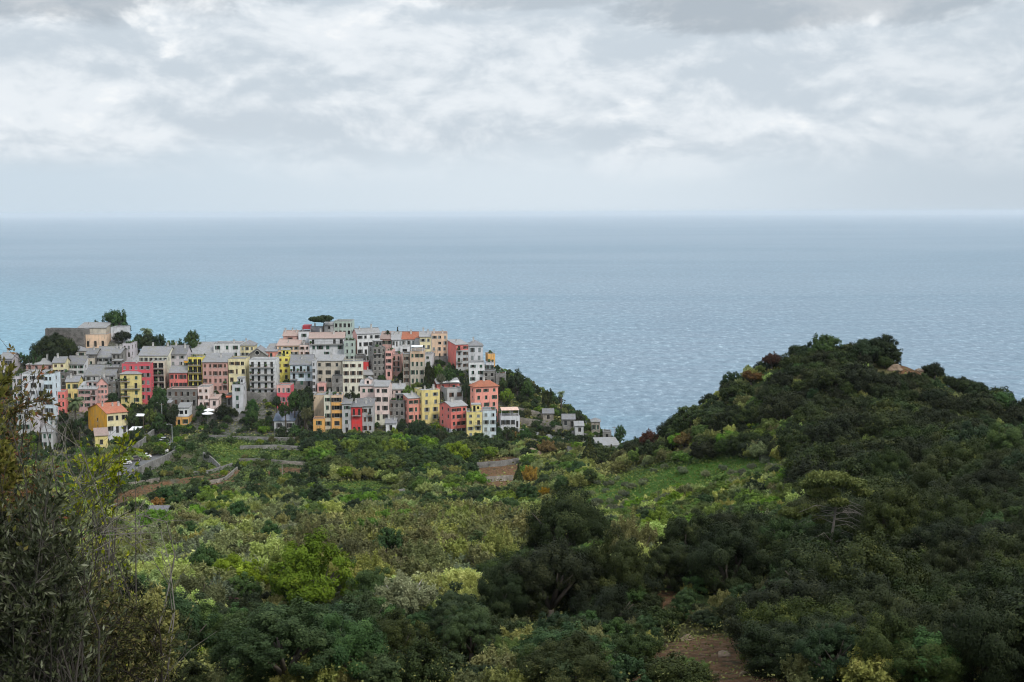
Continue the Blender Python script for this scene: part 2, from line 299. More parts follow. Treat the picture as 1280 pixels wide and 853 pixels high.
# tile, x0, x1, eave y, base y, wall, roof kind, roof, floors, columns, options, label
HOUSES = [
 # --- the western end: chapel terrace and the old quarter
 ('A',405,745,306,440,'darkstone','flat','S',1,0,dict(t=-10,d=5,fort=1),'long windowless dark building behind the dark trees, pointing at the sea'),
 ('A',697,940,286,345,'beige','mono','L',1,0,dict(d=9,rise=1.2),'low ochre-walled building with a pale roof just in front of the round tree'),
 ('A',985,1105,285,345,'palegrey','flat','L',1,0,dict(d=7),'plain pale grey box under the round tree crown on the western knoll'),
 ('A',748,950,350,455,'peach','flat','L',1,3,dict(d=8,arch=1),'peach flat-topped chapel with dark arched doorways on the western knoll'),
 ('A',612,765,494,552,'beige','hip','S',1,2,dict(d=6),'small beige cottage with two windows below the peach chapel'),
 ('A',860,1085,548,640,'grey','gx','S',2,4,dict(d=13,rise=3.2,dy=4),'wide grey house under a big sagging slate roof below the peach chapel'),
 ('A',768,858,520,600,'darkstone','gx','S',1,2,dict(d=9),'dark stone house with a slate roof left of the wide grey house'),
 ('A',1092,1166,430,545,'lilac','flat','L',2,2,dict(d=8,arch=1),'narrow lilac-white house with arched upper windows at the tree line'),
 ('A',590,745,608,700,'palegrey','gx','S',2,3,dict(d=9,rise=2.4),'pale grey house with a slate roof behind the thin yellow one'),
 ('A',235,475,612,700,'rose','hip','L',2,4,dict(d=9,rise=1.8,bal=1),'brownish rose house with a row of dark loggias under a pale hipped roof'),
 ('A',474,580,596,800,'paleyellow','gx','S',4,2,dict(d=8),'thin pale yellow house right of the brownish rose one'),
 ('A',745,832,562,640,'beige','flat','S',1,2,dict(d=6),'small beige flat-roofed house squeezed below the chapel'),
 ('B',205,398,128,460,'palegrey','flat','L',5,3,dict(d=10,t=4,irr=1),'tall pale grey block with a flat top behind the near branches'),
 ('B',400,476,132,555,'blue','flat','L',6,2,dict(d=7,t=-4),'very tall narrow icy white right face of the grey block, its brightness painted in'),  # right face of the grey block as its own volume, light put into the plaster
 ('B',118,200,152,420,'lilac','flat','L',4,2,dict(d=9),'lilac-white house left of the tall pale grey block'),
 ('B',150,268,468,640,'grey','gx','S',2,2,dict(d=7,t=6),'low grey house half hidden by the near twigs'),
 ('B',272,374,448,610,'lilac','mono','L',2,0,dict(d=7),'blank lilac-white wall house at the foot of the tall grey block'),
 ('B',375,470,642,790,'grey','gx','L',2,2,dict(d=7),'small grey house with a pale roof at the lowest edge of the old quarter'),
 ('B',480,585,292,500,'coral','flat','P',3,3,dict(d=7,t=10),'coral pink house left of the palm tree'),
 ('B',590,702,196,360,'yellow','gx','S',2,2,dict(d=7),'yellow house right behind the palm tree'),
 ('B',700,862,262,430,'mauve','mono','L',3,3,dict(d=7,terrace=1,bal=1),'mauve house with a roof terrace and balcony right of the palm tree'),
 ('B',864,960,214,400,'pink','gy','S',4,3,dict(d=8,rise=2.0,t=12),'pink house turning its pointed gable to the valley'),
 ('B',760,1022,140,250,'grey','gx','S',2,5,dict(d=12,rise=3.0),'long grey house with a broad dark slate roof behind the pink gable'),
 ('B',535,598,122,300,'darkstone','flat','S',3,1,dict(d=7),'dark stone sliver of a house left of the yellow house by the palm'),
 ('B',962,1035,200,352,'stone','flat','S',3,2,dict(d=7),'grey stone house between the pink gable and the yellow balconied house'),
 ('C',80,264,484,745,'yellow','hip','L',4,2,dict(d=8,rise=1.5,bal=3,xs=300),'yellow four-storey house with balconies stacked on its left windows'),
 ('C',96,350,394,720,'crimson','flat','L',5,5,dict(d=9,xs=354),'tall crimson house standing behind the yellow balconied one'),
 ('C',245,496,318,520,'cream','gx','S',3,6,dict(d=11,rise=2.6,bal=1),'long cream house with six attic windows under a slate roof'),
 ('C',356,470,372,612,'beige','flat','L',4,2,dict(d=7,bal=4,shade=1),'beige house whose front is all dark balconies, below the six attic windows'),
 ('C',505,662,306,470,'lilac','gx','S',3,2,dict(d=9,rise=2.6),'lilac-grey house with a tall slate roof above the small coral one'),
 ('C',513,668,470,615,'coral','gx','S',2,4,dict(d=8,rise=1.8),'small coral house with a slate roof and red lintel band'),
 ('C',680,806,336,606,'lemon','flat','L',4,3,dict(d=8,bal=4,loggia=1),'lemon yellow house with full-width dark loggias on every floor'),
 ('C',810,1032,377,640,'rose','mono','L',4,5,dict(d=10,rise=2.0,bal=2),'broad dusty rose house with scattered balconies beside the lemon loggias'),
 ('C',1040,1190,352,640,'paleyellow','flat','L',4,3,dict(d=9,irr=1),'pale cream-yellow house right of the broad dusty rose house'),
 ('C',905,1140,216,340,'white','flat','L',2,3,dict(d=9),'white flat-topped house above the broad dusty rose house'),
 ('C',702,900,305,350,'white','gx','L',1,3,dict(d=13,rise=3.6),'low white house under a wide pale roof on the skyline'),
 ('C',1140,1262,232,330,'paleyellow','hip','S',2,3,dict(d=8,rise=1.6),'pale orange-yellow house with a pyramid roof on the skyline'),
 ('C',490,756,622,765,'stone','flat','P',2,5,dict(d=7),'long grey rubble-stone house below the small coral one'),
 ('C',765,866,602,778,'palepink','flat','L',3,2,dict(d=7,t=0,xs=906),'light pink house at the foot of the broad dusty rose house'),
 ('C',872,944,702,782,'palepink','mono','P',1,1,dict(d=4,rise=.8),'small light pink annex with a brown tiled roof'),
 ('D',565,684,372,440,'orange','flat','L',1,2,dict(d=9,xs=722,upper='white',base='stone'),'little white-over-orange house alone above the terraced gardens'),
 ('C',1072,1166,582,805,'palegrey','flat','L',3,1,dict(d=7,terrace=1),'tall pale grey tower-like house with a terrace at its white top'),
 ('C',1020,1068,670,760,'stone','flat','L',1,1,dict(d=5,red_awning=1),'tiny stone shed with an orange-red awning'),
 ('E',140,312,388,480,'stone','gy','S',1,0,dict(d=12,rise=2.4,round=1),'grey stone church-like gable with a round window'),
 ('E',160,388,432,742,'white','flat','L',5,4,dict(d=9,bal=4,archbase=1),'big white house with long balconies and arches in front of the stone gable'),
 ('E',390,516,402,600,'lemon','flat','L',4,2,dict(d=8,terrace=1),'bright yellow narrow house with a cluttered roof terrace'),
 ('E',400,522,656,820,'crimson','flat','L',2,3,dict(d=6,band='pink'),'crimson little house with a pink awning band under the bright yellow one'),
 ('E',520,716,470,665,'blue','gx','S',3,3,dict(d=10,rise=2.8,bal=3,base='stone'),'pale blue house with a large slate roof and dark balconies'),
 ('E',718,742,440,720,'palegrey','flat','L',5,1,dict(d=7),'sliver of a pale grey house beside the pale blue one'),
 ('E',744,976,436,640,'beige','mono','L',3,3,dict(d=8,rise=1.2),'beige-brown house with a pale sloping roof and rust shutters'),
 ('E',890,985,578,718,'stone','flat','S',2,1,dict(d=4),'rubble-stone lower house in front of the beige-brown one'),
 ('E',760,832,640,728,'pink','flat','L',1,1,dict(d=4),'worn pinkish low house under the beige-brown one'),
 ('E',986,1166,446,712,'cream','flat','S',4,3,dict(d=8,archbase=1),'cream white cube house with three tall windows under its grey roof'),
 ('E',690,1000,236,400,'palegrey','gx','P',3,5,dict(d=9,rise=1.6,bal=1,irr=1,sh='green'),'large pale grey house with green shutters in the middle of the skyline'),
 ('E',598,690,300,392,'palepink','flat','L',2,2,dict(d=6),'pale pink house with a dark cornice beside the large green-shuttered one'),
 ('E',402,596,302,392,'peach','mono','P',2,4,dict(d=9,rise=1.6),'light orange house under a faded pink roof left of the pale pink one'),
 ('E',456,582,214,275,'rose','gx','P',1,1,dict(d=7,chim=3),'brownish rose skyline house with three chimneys'),
 ('E',592,692,182,290,'palegrey','flat','L',2,1,dict(d=7,redbox=1),'pale grey cube on the skyline carrying a dark red canopy'),
 ('E',696,812,200,245,'palegrey','gx','D',1,1,dict(d=8,rise=2.4),'small skyline house with a dark slate roof left of the stone pine'),
 ('E',822,908,118,210,'grey','gx','L',2,1,dict(d=7,rise=.8),'grey house right beside the stone pine trunk'),
 ('E',908,1058,88,215,'sage','flat','L',2,4,dict(d=8,big=1),'grey-green house with wide windows, highest on the hill'),
 ('E',1000,1090,262,440,'sage','flat','L',3,2,dict(d=7,sh='grey'),'sage green narrow house between the grey and the white blocks'),
 ('F',48,250,196,385,'white','gx','L',3,4,dict(d=9,rise=1.6,t=24,side='pink',xs=8),'white house with a pink left flank behind the grey stone tower'),
 ('F',100,146,450,560,'red','flat','L',2,0,dict(d=5),'narrow windowless bright red house by the grey stone tower'),
 ('F',190,300,322,585,'stone','flat','S',5,3,dict(d=8,t=22,xs=146,terrace=1,bal=1),'tall grey stone tower house with a roof terrace'),
 ('F',300,356,352,575,'pink','flat','P',4,1,dict(d=8),'salmon-pink sliver next to the tall stone tower house'),
 ('F',357,432,384,540,'rose','flat','L',3,2,dict(d=7,bal=3,terrace=1),'dark balconied house overgrown with wine-red creeper'),
 ('F',250,352,242,300,'rose','mono','P',1,2,dict(d=8,rise=2),'low brick-pink skyline house right of the white one'),
 ('F',355,442,248,310,'white','gx','L',1,3,dict(d=9,rise=2.4),'low white skyline house with a pale roof beside the terracotta one'),
 ('F',446,602,242,305,'white','gx','T',1,4,dict(d=8,rise=2.2),'white house under a terracotta roof on the skyline'),
 ('F',604,706,222,405,'paleyellow','gx','L',3,2,dict(d=8,rise=1.4),'pale yellow house attached to the tall light orange one on the skyline'),
 ('F',708,850,200,408,'peach','flat','P',4,3,dict(d=9,irr=1,base='stone',chim=2),'tall light orange house with a ragged red parapet on the skyline'),
 ('F',430,512,312,385,'white','flat','L',1,1,dict(d=8,sh='green',big=1),'small white house with one large green shutter'),
 ('F',560,672,322,400,'palegrey','gx','S',1,2,dict(d=12,rise=2.8),'grey house with a broad slate roof in front of the pale yellow one'),
 ('F',455,520,382,640,'warmstone','flat','S',4,1,dict(d=8),'beige stone house with arched windows right of the wine-red creeper'),
 ('F',520,640,352,650,'beige','flat','L',4,3,dict(d=8,band='peach',awn=1),'tall beige house with a white awning on its orange top floor'),
 ('F',640,706,382,530,'palegrey','flat','L',3,1,dict(d=8,sh='green'),'pale grey-green narrow house with one tall green shutter'),
 ('F',926,1034,294,505,'grey','mono','L',4,2,dict(d=8,t=24,xs=852,side='coral',bal=2,band='coral',rise=1.0),'grey balconied house with a bright red blank flank'),
 ('F',1036,1164,304,445,'palegrey','hip','S',2,2,dict(d=9,rise=1.5),'pale grey skyline house with a slate hip roof near the seaward end'),
 ('F',1042,1180,456,625,'white','flat','S',3,2,dict(d=6),'white house stepping down below the slate hip roof'),
 ('F',1210,1272,378,450,'orange','flat','L',1,0,dict(d=6,t=10),'orange cube at the seaward end of the village'),
 ('F',1190,1262,456,530,'palegrey','flat','L',1,2,dict(d=5,terrace=1),'pale terrace house right under the orange cube'),
 ('F',1166,1274,532,640,'stone','flat','S',2,2,dict(d=6),'grey stone house below the pale terrace at the seaward end'),
 ('J',84,134,290,345,'stone','flat','S',1,1,dict(d=6),'ruined grey stone house against the seaward bushes'),
 # --- the front rank
 ('H',736,944,244,560,'salmon','hip','T',5,3,dict(d=8,t=20,xs=698,rise=1.8,bal=1,overh=1),'salmon house with a red hipped tile roof at the seaward end'),
 ('H',400,600,214,275,'coral','mono','L',1,2,dict(d=7,t=16,xs=378,rise=1.2,awn=1),'coral top-floor house with a pale roof behind the yellow front house'),
 ('H',492,632,264,362,'grey','flat','L',1,2,dict(d=6,t=20,xs=410,big=1),'grey concrete terrace house with two big dark openings'),
 ('H',270,426,278,545,'yellow','flat','L',4,2,dict(d=8,t=24,xs=202,chim=2,sh='grey'),'yellow front house with shuttered windows between the coral ones'),
 ('H',150,280,344,545,'salmon','mono','L',3,3,dict(d=8,t=26,xs=102,rise=1.0),'small salmon-red house left of the yellow front house'),
 ('H',528,666,418,662,'coral','gx','L',4,3,dict(d=9,t=32,xs=424,rise=1.2,base='palegrey'),'deep coral front house with a long shaded left flank'),
 ('H',668,802,472,750,'yellow','flat','L',5,2,dict(d=8,t=4,bal=1,terrace=1,sh='grey'),'yellow front house with a balcony and cluttered roof, second from the right end'),
 ('H',806,926,458,715,'blue','flat','L',4,2,dict(d=8,t=2),'icy blue front house at the right end of the coloured row'),
 ('H',966,1136,508,606,'palegrey','flat','L',1,4,dict(d=6,t=6,canopy=1),'low pale grey house with a peach canopy on its roof terrace'),
 ('G',372,460,248,450,'tan','flat','L',3,0,dict(d=8),'blank tan-walled house at the left end of the orange row'),
 ('G',368,465,458,588,'orange','flat','P',2,1,dict(d=5,dy=-3),'low orange lean-to house in front of the tan wall'),
 ('G',466,530,248,602,'cream','flat','L',5,1,dict(d=8,dy=3),'narrow cream house between the tan and the orange ones'),
 ('G',532,624,250,596,'orange','flat','L',5,1,dict(d=8,big=1,band='peach',dy=2),'tall narrow orange house with wide shuttered windows'),
 ('G',625,706,322,578,'grey','mono','S',4,1,dict(d=8,sh='green'),'narrow grey house between the orange and the bright red ones'),
 ('G',708,800,348,582,'red','mono','S',3,2,dict(d=8,lowwin=1,bal=1),'bright red narrow house with a balcony in the front row'),
 ('G',804,896,342,575,'grey','mono','S',3,2,dict(d=8,bal=2),'grey balconied house right of the bright red one'),
 ('G',785,914,158,420,'palepink','gx','L',3,2,dict(d=8,rise=1.4,dorm=1),'pale pink house with a dormer above the bright red one'),
 ('G',916,1036,166,470,'palepink','gx','L',4,2,dict(d=9,rise=1.4,base='cream'),'tall pale pink house with a cream foot and slim dark windows'),
 ('G',1040,1180,192,300,'palepink','gx','L',2,3,dict(d=8,rise=1.4),'pinkish white house with a pale roof right of the tall pale pink one'),
 ('G',1040,1180,300,440,'stone','flat','S',2,3,dict(d=5,terrace=1),'stone terrace house below the pinkish white one'),
 ('G',1012,1102,492,560,'white','gx','S',1,1,dict(d=5,rise=1.2),'tiny white cottage with a slate roof at the edge of the trees'),
 ('G',20,200,470,555,'grey','mono','B',1,2,dict(d=7,rise=1.8),'grey shed under a blue-grey panelled roof above the gardens'),
 ('B',955,1138,478,660,'paleyellow','gx','T',2,3,dict(d=12,t=38,xs=746,rise=2.2,side='ochre',sh='dark',chim=3,dy=-6,base='palegrey',low=1.5,ovhd=1),'large ochre and yellow farmhouse with a terracotta roof above the car park'),
 ('B',850,962,676,790,'yellow','mono','P',1,1,dict(d=4,t=20,dy=-9),'low yellow outbuilding at the foot of the ochre farmhouse'),
 ('J',595,640,545,602,'warmstone','hip','S',1,2,dict(d=5,rise=.8),'small stone cottage with a slate hip roof alone on the seaward slope'),
 ('J',632,742,672,696,'grey','mono','L',1,0,dict(d=7,rise=1.2,t=8,dy=-22),'long low shed with a white corrugated roof at the foot of the seaward slope'),
 ('J',440,505,530,572,'stone','gx','S',1,2,dict(d=5,rise=1.2),'low grey stone house with a slate roof beside the pergola on the seaward slope'),
 ('J',508,552,566,598,'grey','mono','L',1,1,dict(d=4,rise=.8,dy=-4),'tiny grey house with a pale lean-to roof below the pergola'),
 ('J',336,392,500,530,'warmstone','mono','S',1,1,dict(d=5,rise=.8),'low warm-stone house with a slate lean-to roof above the terrace wall of the seaward slope'),
 ('J',655,700,600,632,'stone','flat','S',1,1,dict(d=4),'half-ruined stone hut between the cottage and the white corrugated shed'),
 ('A',0,110,560,700,'lilac','gx','S',2,3,dict(d=9),'grey-lilac house at the western edge behind the rust-leaved twigs'),
 ('C',0,78,300,420,'stone','gx','S',2,2,dict(d=9),'grey stone house under slate left of the long crimson top floor'),
 ('C',-60,74,430,560,'darkstone','flat','S',2,3,dict(d=9,terrace=1),'dark stone terraced house left of the yellow balconied one'),
 ('C',-40,70,560,700,'stone','flat','L',2,2,dict(d=7),'stone base house left of the yellow balconies with a pale flat top'),
 ('E',300,400,352,420,'salmon','mono','S',1,1,dict(d=9,rise=1.8),'small salmon house with a mono-pitch roof right of the stone gable'),
 ('E',1100,1180,395,470,'darkstone','flat','S',1,1,dict(d=6),'dark low stone house beneath the white one with the pink flank'),
 ('E',1168,1250,560,600,'warmstone','gx','L',1,1,dict(d=6,rise=1.4),'tiny stone house with a pale roof above the dormer'),
 ('C',640,682,370,480,'ochre','flat','L',2,1,dict(d=7),'ochre sliver between the lilac-grey house and the lemon loggias'),
 ('K',800,852,283,330,'darkstone','mono','S',1,1,dict(d=5,rise=.7),'open dark stone shed with a grey roof left of the long rubble-stone house'),
 ('A',1085,1240,590,660,'pink','mono','L',1,4,dict(d=8,rise=1.4,dy=6),'low pink house with a long pale roof behind the crimson one'),
]
def pxy(t, x, y): ox, oy, s = TILES[t]; return ox + x / s, oy + y / s
def depth_of(py): return 450 + (550 - py) / 2.0
SURVEY = []
for h in HOUSES:
    t, x0, x1, ye, yb = h[:5]; a = pxy(t, x0, ye); b = pxy(t, x1, yb); o = h[10]
    Y = (depth_of(b[1]) if b[1] < 555 else 447 + (555 - b[1]) * .4) + o.get('dy', 0)
    SURVEY.append((a[0], b[0], a[1], b[1], Y))
# ------------------------------------------------------------------ terrain: one surface through surveyed points
GP = []   # world points on the ground
def gp(px, py, Y, dz=0.0):
    p = at(px, py, Y); GP.append((p.x, p.y, p.z + dz))
for px, py, Y in [(640,853,62),(400,853,62),(200,853,60),(0,853,50),(900,853,62),(1100,853,60),(1280,853,56),(1500,853,50),(-250,853,50),
    (640,775,98),(400,770,100),(200,770,100),(0,750,100),(1000,775,88),(1280,775,78),(640,715,138),(400,705,150),(200,705,150),(-50,700,150),(1000,705,112),(1280,680,98),
    (640,670,190),(400,665,215),(200,665,215),(50,650,230),(900,655,150),(1100,622,140),(1280,625,122),(1450,600,120),
    (400,622,330),(250,622,325),(550,625,320),(120,618,335),(0,618,340),(-120,620,340),(650,620,305),(690,640,250),(300,585,392),(450,590,392),(600,590,390),(220,595,405),(380,560,436),(300,556,432),
    (60,610,400),(-60,600,400),(500,563,430),(650,560,436),(590,600,370),(640,612,340),
    (720,632,262),(800,592,275),(760,655,222),(795,578,318),(850,557,298),(900,509,285),(950,469,275),(1000,455,266),(1075,454,262),(1130,457,262),(1170,470,258),(1213,509,250),(1249,546,240),(1290,592,225),(1400,640,200),
    (1000,578,200),(900,607,212),(1100,540,212),(1200,580,178),(850,640,188),(1000,640,160),(1075,500,240),
    (640,486,486),(700,514,480),(740,537,473),(772,561,466),(690,556,452),(740,570,445),
    (-100,470,500),(-200,500,480),(-200,560,440)]: gp(px, py, Y)
for x, y, z in [(0,0,156),(-6,10,154.6),(0,20,151),(30,25,149),(-30,25,150),(60,10,146),(-60,10,150),(0,-40,165),(150,0,120),(-150,0,135),(-150,60,125),(150,60,112),
    (50,320,84),(75,320,96),(50,360,70),(90,360,60),(130,320,60),(130,260,108),(170,230,80),(200,180,70),(240,120,60),(70,400,40),(90,440,20),(60,460,50),(200,300,10),(110,420,-5),(200,400,-25),(300,200,0),(300,100,20),(300,0,50),
    (-100,540,96),(-60,540,96),(-20,535,92),(-140,540,80),(-100,580,50),(-40,580,45),(0,560,60),(30,540,62),(50,520,60),(30,590,0),(-40,640,-20),(-120,640,-20),(-200,560,40),(-260,500,50),(-260,400,80),(-260,300,95),(-260,200,105),(-260,100,120),(-260,640,-20),(-330,560,-10),(-330,100,110),(-330,300,80),
    (100,520,-20),(200,520,-25),(60,700,-25),(-120,720,-25),(-330,720,-25),(300,700,-25),(300,400,-25),(340,300,-25)]: GP.append((x, y, z))
ROAD_Z = at(215, 556, 438).z
def on_road(px, py, z=None):
    v = ray(px, py); t = ((ROAD_Z if z is None else z) - CAM_H) / v.z; return Vector((v.x * t, v.y * t, CAM_H + v.z * t))
for px, py in [(130,592),(160,577),(180,562),(192,551),(150,600),(190,578),(208,570),(219,560),(120,585),(150,570),(170,560)]:
    q = on_road(px, py); GP.append((q.x, q.y, q.z - .5))
for (x0, x1, ye, yb, Y), h in zip(SURVEY, HOUSES):
    dz = -1.2 - h[10].get('low', 0)
    gp(x0, yb, Y, dz); gp(x1, yb, Y + 0.5, dz)
GP = np.array(GP)
GX = np.arange(-330, 341, 2.0); GY = np.arange(-44, 721, 2.0)
def _rbf():
    P = GP[:, :2] / 100.0; n = len(P)
    d = np.sqrt(((P[:, None] - P[None]) ** 2).sum(-1)); A = np.zeros((n + 3, n + 3)); A[:n, :n] = -d - np.eye(n) * 0.012 * -1
    A[:n, n:] = np.c_[np.ones(n), P]; A[n:, :n] = A[:n, n:].T
    w = np.linalg.solve(A, np.r_[GP[:, 2], 0, 0, 0])
    gx, gy = np.meshgrid(GX / 100, GY / 100); q = np.c_[gx.ravel(), gy.ravel()]; z = np.zeros(len(q))
    for s in range(0, len(q), 20000):
        c = q[s:s + 20000]; dd = np.sqrt(((c[:, None] - P[None]) ** 2).sum(-1)); z[s:s + 20000] = -dd @ w[:n] + np.c_[np.ones(len(c)), c] @ w[n:]
    return z.reshape(gx.shape)
GZ = _rbf()
def blur(a, n):
    for _ in range(n):
        p = np.pad(a, 1, 'edge'); a = (p[:-2, 1:-1] + p[2:, 1:-1] + 2 * p[1:-1, 1:-1]) / 4
        p = np.pad(a, 1, 'edge'); a = (p[1:-1, :-2] + p[1:-1, 2:] + 2 * p[1:-1, 1:-1]) / 4
    return a
GZ = blur(GZ, 3)
rs = np.random.RandomState(5)
rough = blur(rs.randn(*GZ.shape), 2) * 0.9 + blur(rs.randn(*GZ.shape), 14) * 5.0
GXX, GYY = np.meshgrid(GX, GY)
GZ = GZ + rough * np.clip((GYY - 30) / 60, 0, 1) * np.where(GYY > 425, 0.35, 1.0)
# the garden terraces west of the village: level beds stepped by walls 1.5 m high
def smooth01(v): v = np.clip(v, 0, 1); return v * v * (3 - 2 * v)
TW = smooth01((GYY - 300) / 30) * smooth01((440 - GYY) / 12) * smooth01((GXX + 118) / 15) * smooth01((-12 - GXX) / 20)
step = 1.9; q = GZ / step; fr = q - np.floor(q); ter = (np.floor(q) + smooth01((fr - 0.84) / 0.14)) * step
GZ = GZ * (1 - TW) + ter * TW
def ground(x, y):
    x = np.asarray(x, float); y = np.asarray(y, float)
    i = np.clip((x - GX[0]) / 2.0, 0, len(GX) - 1.001); j = np.clip((y - GY[0]) / 2.0, 0, len(GY) - 1.001)
    i0 = i.astype(int); j0 = j.astype(int); a = i - i0; b = j - j0
    return (GZ[j0, i0] * (1 - a) + GZ[j0, i0 + 1] * a) * (1 - b) + (GZ[j0 + 1, i0] * (1 - a) + GZ[j0 + 1, i0 + 1] * a) * b
# regions of the slope, outlined on the survey and carried over to the ground
def hit(px, py, Y0=45.0, Y1=560.0):
    v = ray(px, py); Ys = np.arange(Y0, Y1, .5); t = Ys / v.y; g = ground(v.x * t, Ys); below = np.nonzero(CAM_H + v.z * t < g)[0]
    Y = Ys[below[0]] if len(below) else Ys[np.argmin(np.where(Ys < 420, (CAM_H + v.z * t - g) / Ys, 9))]; t = Y / v.y; return Vector((v.x * t, Y, float(ground(v.x * t, Y))))
def inpoly(px, py, poly):
    px = np.asarray(px); py = np.asarray(py); r = np.zeros(px.shape, bool); n = len(poly)
    for k in range(n):
        x1, y1 = poly[k]; x2, y2 = poly[(k + 1) % n]
        if y1 == y2: continue
        c = ((y1 > py) != (y2 > py)) & (px < (x2 - x1) * (py - y1) / (y2 - y1) + x1); r ^= c
    return r
PG = dict(
 oak=[(790,575),(800,550),(860,530),(950,470),(1075,430),(1200,460),(1300,540),(1300,900),(560,900),(600,770),(650,700),(720,700),(770,745),(830,740),(880,690),(960,675),(1000,650),(1010,585),(900,572),(850,585)],
 lush=[(690,625),(800,585),(900,568),(985,560),(1000,575),(960,600),(860,622),(760,642),(690,655)],
 frontwood=[(385,566),(540,564),(640,566),(640,572),(590,565),(560,612),(500,612),(385,600)],
 garden=[(120,600),(225,560),(240,545),(385,545),(390,600),(520,615),(560,640),(480,665),(300,680),(170,670),(120,640)],
 dirt1=[(590,580),(640,570),(656,578),(645,600),(622,614),(600,604)], dirt2=[(800,738),(852,735),(862,765),(835,772),(805,765)], dirt10=[(690,788),(725,768),(738,790),(705,818)], dirt11=[(770,860),(830,800),(905,790),(965,822),(995,880),(770,880)],
 dirt3=[(450,870),(500,826),(545,812),(590,830),(600,870)], dirt4=[(1118,456),(1156,455),(1158,472),(1120,474)], dirt5=[(258,603),(285,597),(296,585),(301,590),(290,604),(262,611)], dirt8=[(335,585),(378,585),(378,595),(335,597)], dirt9=[(294,613),(322,602),(336,606),(318,619)],
 village=[(-200,430),(30,440),(60,400),(400,390),(620,430),(640,545),(560,552),(520,540),(385,545),(240,545),(160,600),(0,600),(-200,600)],
 bed1=[(256,557),(300,552),(328,560),(320,573),(266,573)], bed2=[(330,566),(386,562),(386,571),(332,576)], bed3=[(236,584),(286,575),(300,580),(262,592)], bed4=[(205,622),(255,608),(268,620),(215,640)], bed5=[(400,606),(470,600),(505,612),(420,622)], bed6=[(300,592),(332,588),(338,598),(306,604)],
 seaslope=[(625,465),(700,480),(790,545),(790,570),(640,560)], dirt6=[(235,597),(300,587),(300,592),(236,604)])
PG['hillgreen'] = [(800,565),(840,535),(900,505),(960,515),(1010,560),(1010,588),(900,576),(850,588)]
PG['dirt7'] = [(126,634),(165,612),(200,602),(235,597),(238,604),(205,612),(170,628),(140,642)]
def region(name, px, py): return inpoly(px, py, PG[name])

V = np.c_[GXX.ravel(), GYY.ravel(), GZ.ravel()]
ppx, ppy, pd = project(V)
bare = np.zeros(len(V)); lush = np.zeros(len(V)); vil = np.zeros(len(V))
for k in PG:
    if k.startswith('dirt'): bare[region(k, ppx, ppy)] = 1
lush[region('lush', ppx, ppy) & (V[:, 1] < 330)] = 1
for k in PG:
    if k.startswith('bed'): lush[region(k, ppx, ppy) & (V[:, 1] > 290)] = 1
vil[region('village', ppx, ppy) & (V[:, 1] > 425)] = 1
sh_ = GZ.shape; bare = np.clip(blur(bare.reshape(sh_), 1), 0, 1).ravel(); lush = blur(lush.reshape(sh_), 3).ravel(); vil = blur(vil.reshape(sh_), 2).ravel()
nx, ny = len(GX), len(GY)
idx = (np.arange(ny - 1)[:, None] * nx + np.arange(nx - 1)[None]).ravel()
F = np.c_[idx, idx + 1, idx + nx + 1, idx + nx]
def terrain_material():
    n = NT('hillside_soil'); p = n.pos()
    soil = n.mix(n.noise(p, 0.35, 7, 0.65), (0.26, 0.125, 0.055), (0.085, 0.055, 0.035))
    soil = n.mix(n.ramp(n.noise(p, 2.1, 8, 0.75), 0.50, 0.62), soil, (0.27, 0.18, 0.11))
    soil = n.mix(n.ramp(n.noise(p, 0.9, 8, 0.75), 0.50, 0.60), soil, (0.07, 0.060, 0.030))
    dry = n.mix(n.noise(p, 0.8, 6, 0.6), (0.13, 0.12, 0.05), (0.21, 0.17, 0.08))
    grn = n.mix(n.noise(p, 0.5, 7, 0.65), (0.030, 0.050, 0.018), (0.06, 0.085, 0.025))
    veg = n.mix(n.ramp(n.noise(p, 0.09, 6, 0.6), 0.48, 0.68), grn, dry)
    g = n.N.new('ShaderNodeNewGeometry'); sp = n.N.new('ShaderNodeSeparateXYZ'); n.L.new(g.outputs['True Normal'], sp.inputs[0])
    steep = n.ramp(sp.outputs[2], 0.62, 0.84, 1, 0)
    a = n.mix(n.math('MULTIPLY', steep, 0.7), veg, n.mix(n.noise(p, 1.4, 4, .7), (0.10, 0.085, 0.07), (0.24, 0.21, 0.17)))
    a = n.mix(n.attr('lush'), a, (0.06, 0.13, 0.02))
    paved = n.mix(n.ramp(n.noise(p, 1.2, 5, 0.6), 0.4, 0.6), (0.17, 0.165, 0.15), (0.08, 0.09, 0.055))
    a = n.mix(n.attr('village'), a, paved)
    edge = n.math('ADD', n.attr('bare'), n.math('MULTIPLY', n.math('SUBTRACT', n.noise(p, 0.6, 6, 0.7), 0.5), 0.9))
    a = n.mix(n.ramp(edge, 0.35, 0.6), a, soil)
    n.set(a, 0.95, 0.1); n.bump(n.noise(p, 1.1, 10, 0.75), 1.0, 1.1); return n.m
terr = link('terrain', np_mesh('terrain', V, F, [terrain_material()], dict(bare=bare, lush=lush, village=vil), smooth=True)); tag(terr, kind='structure')

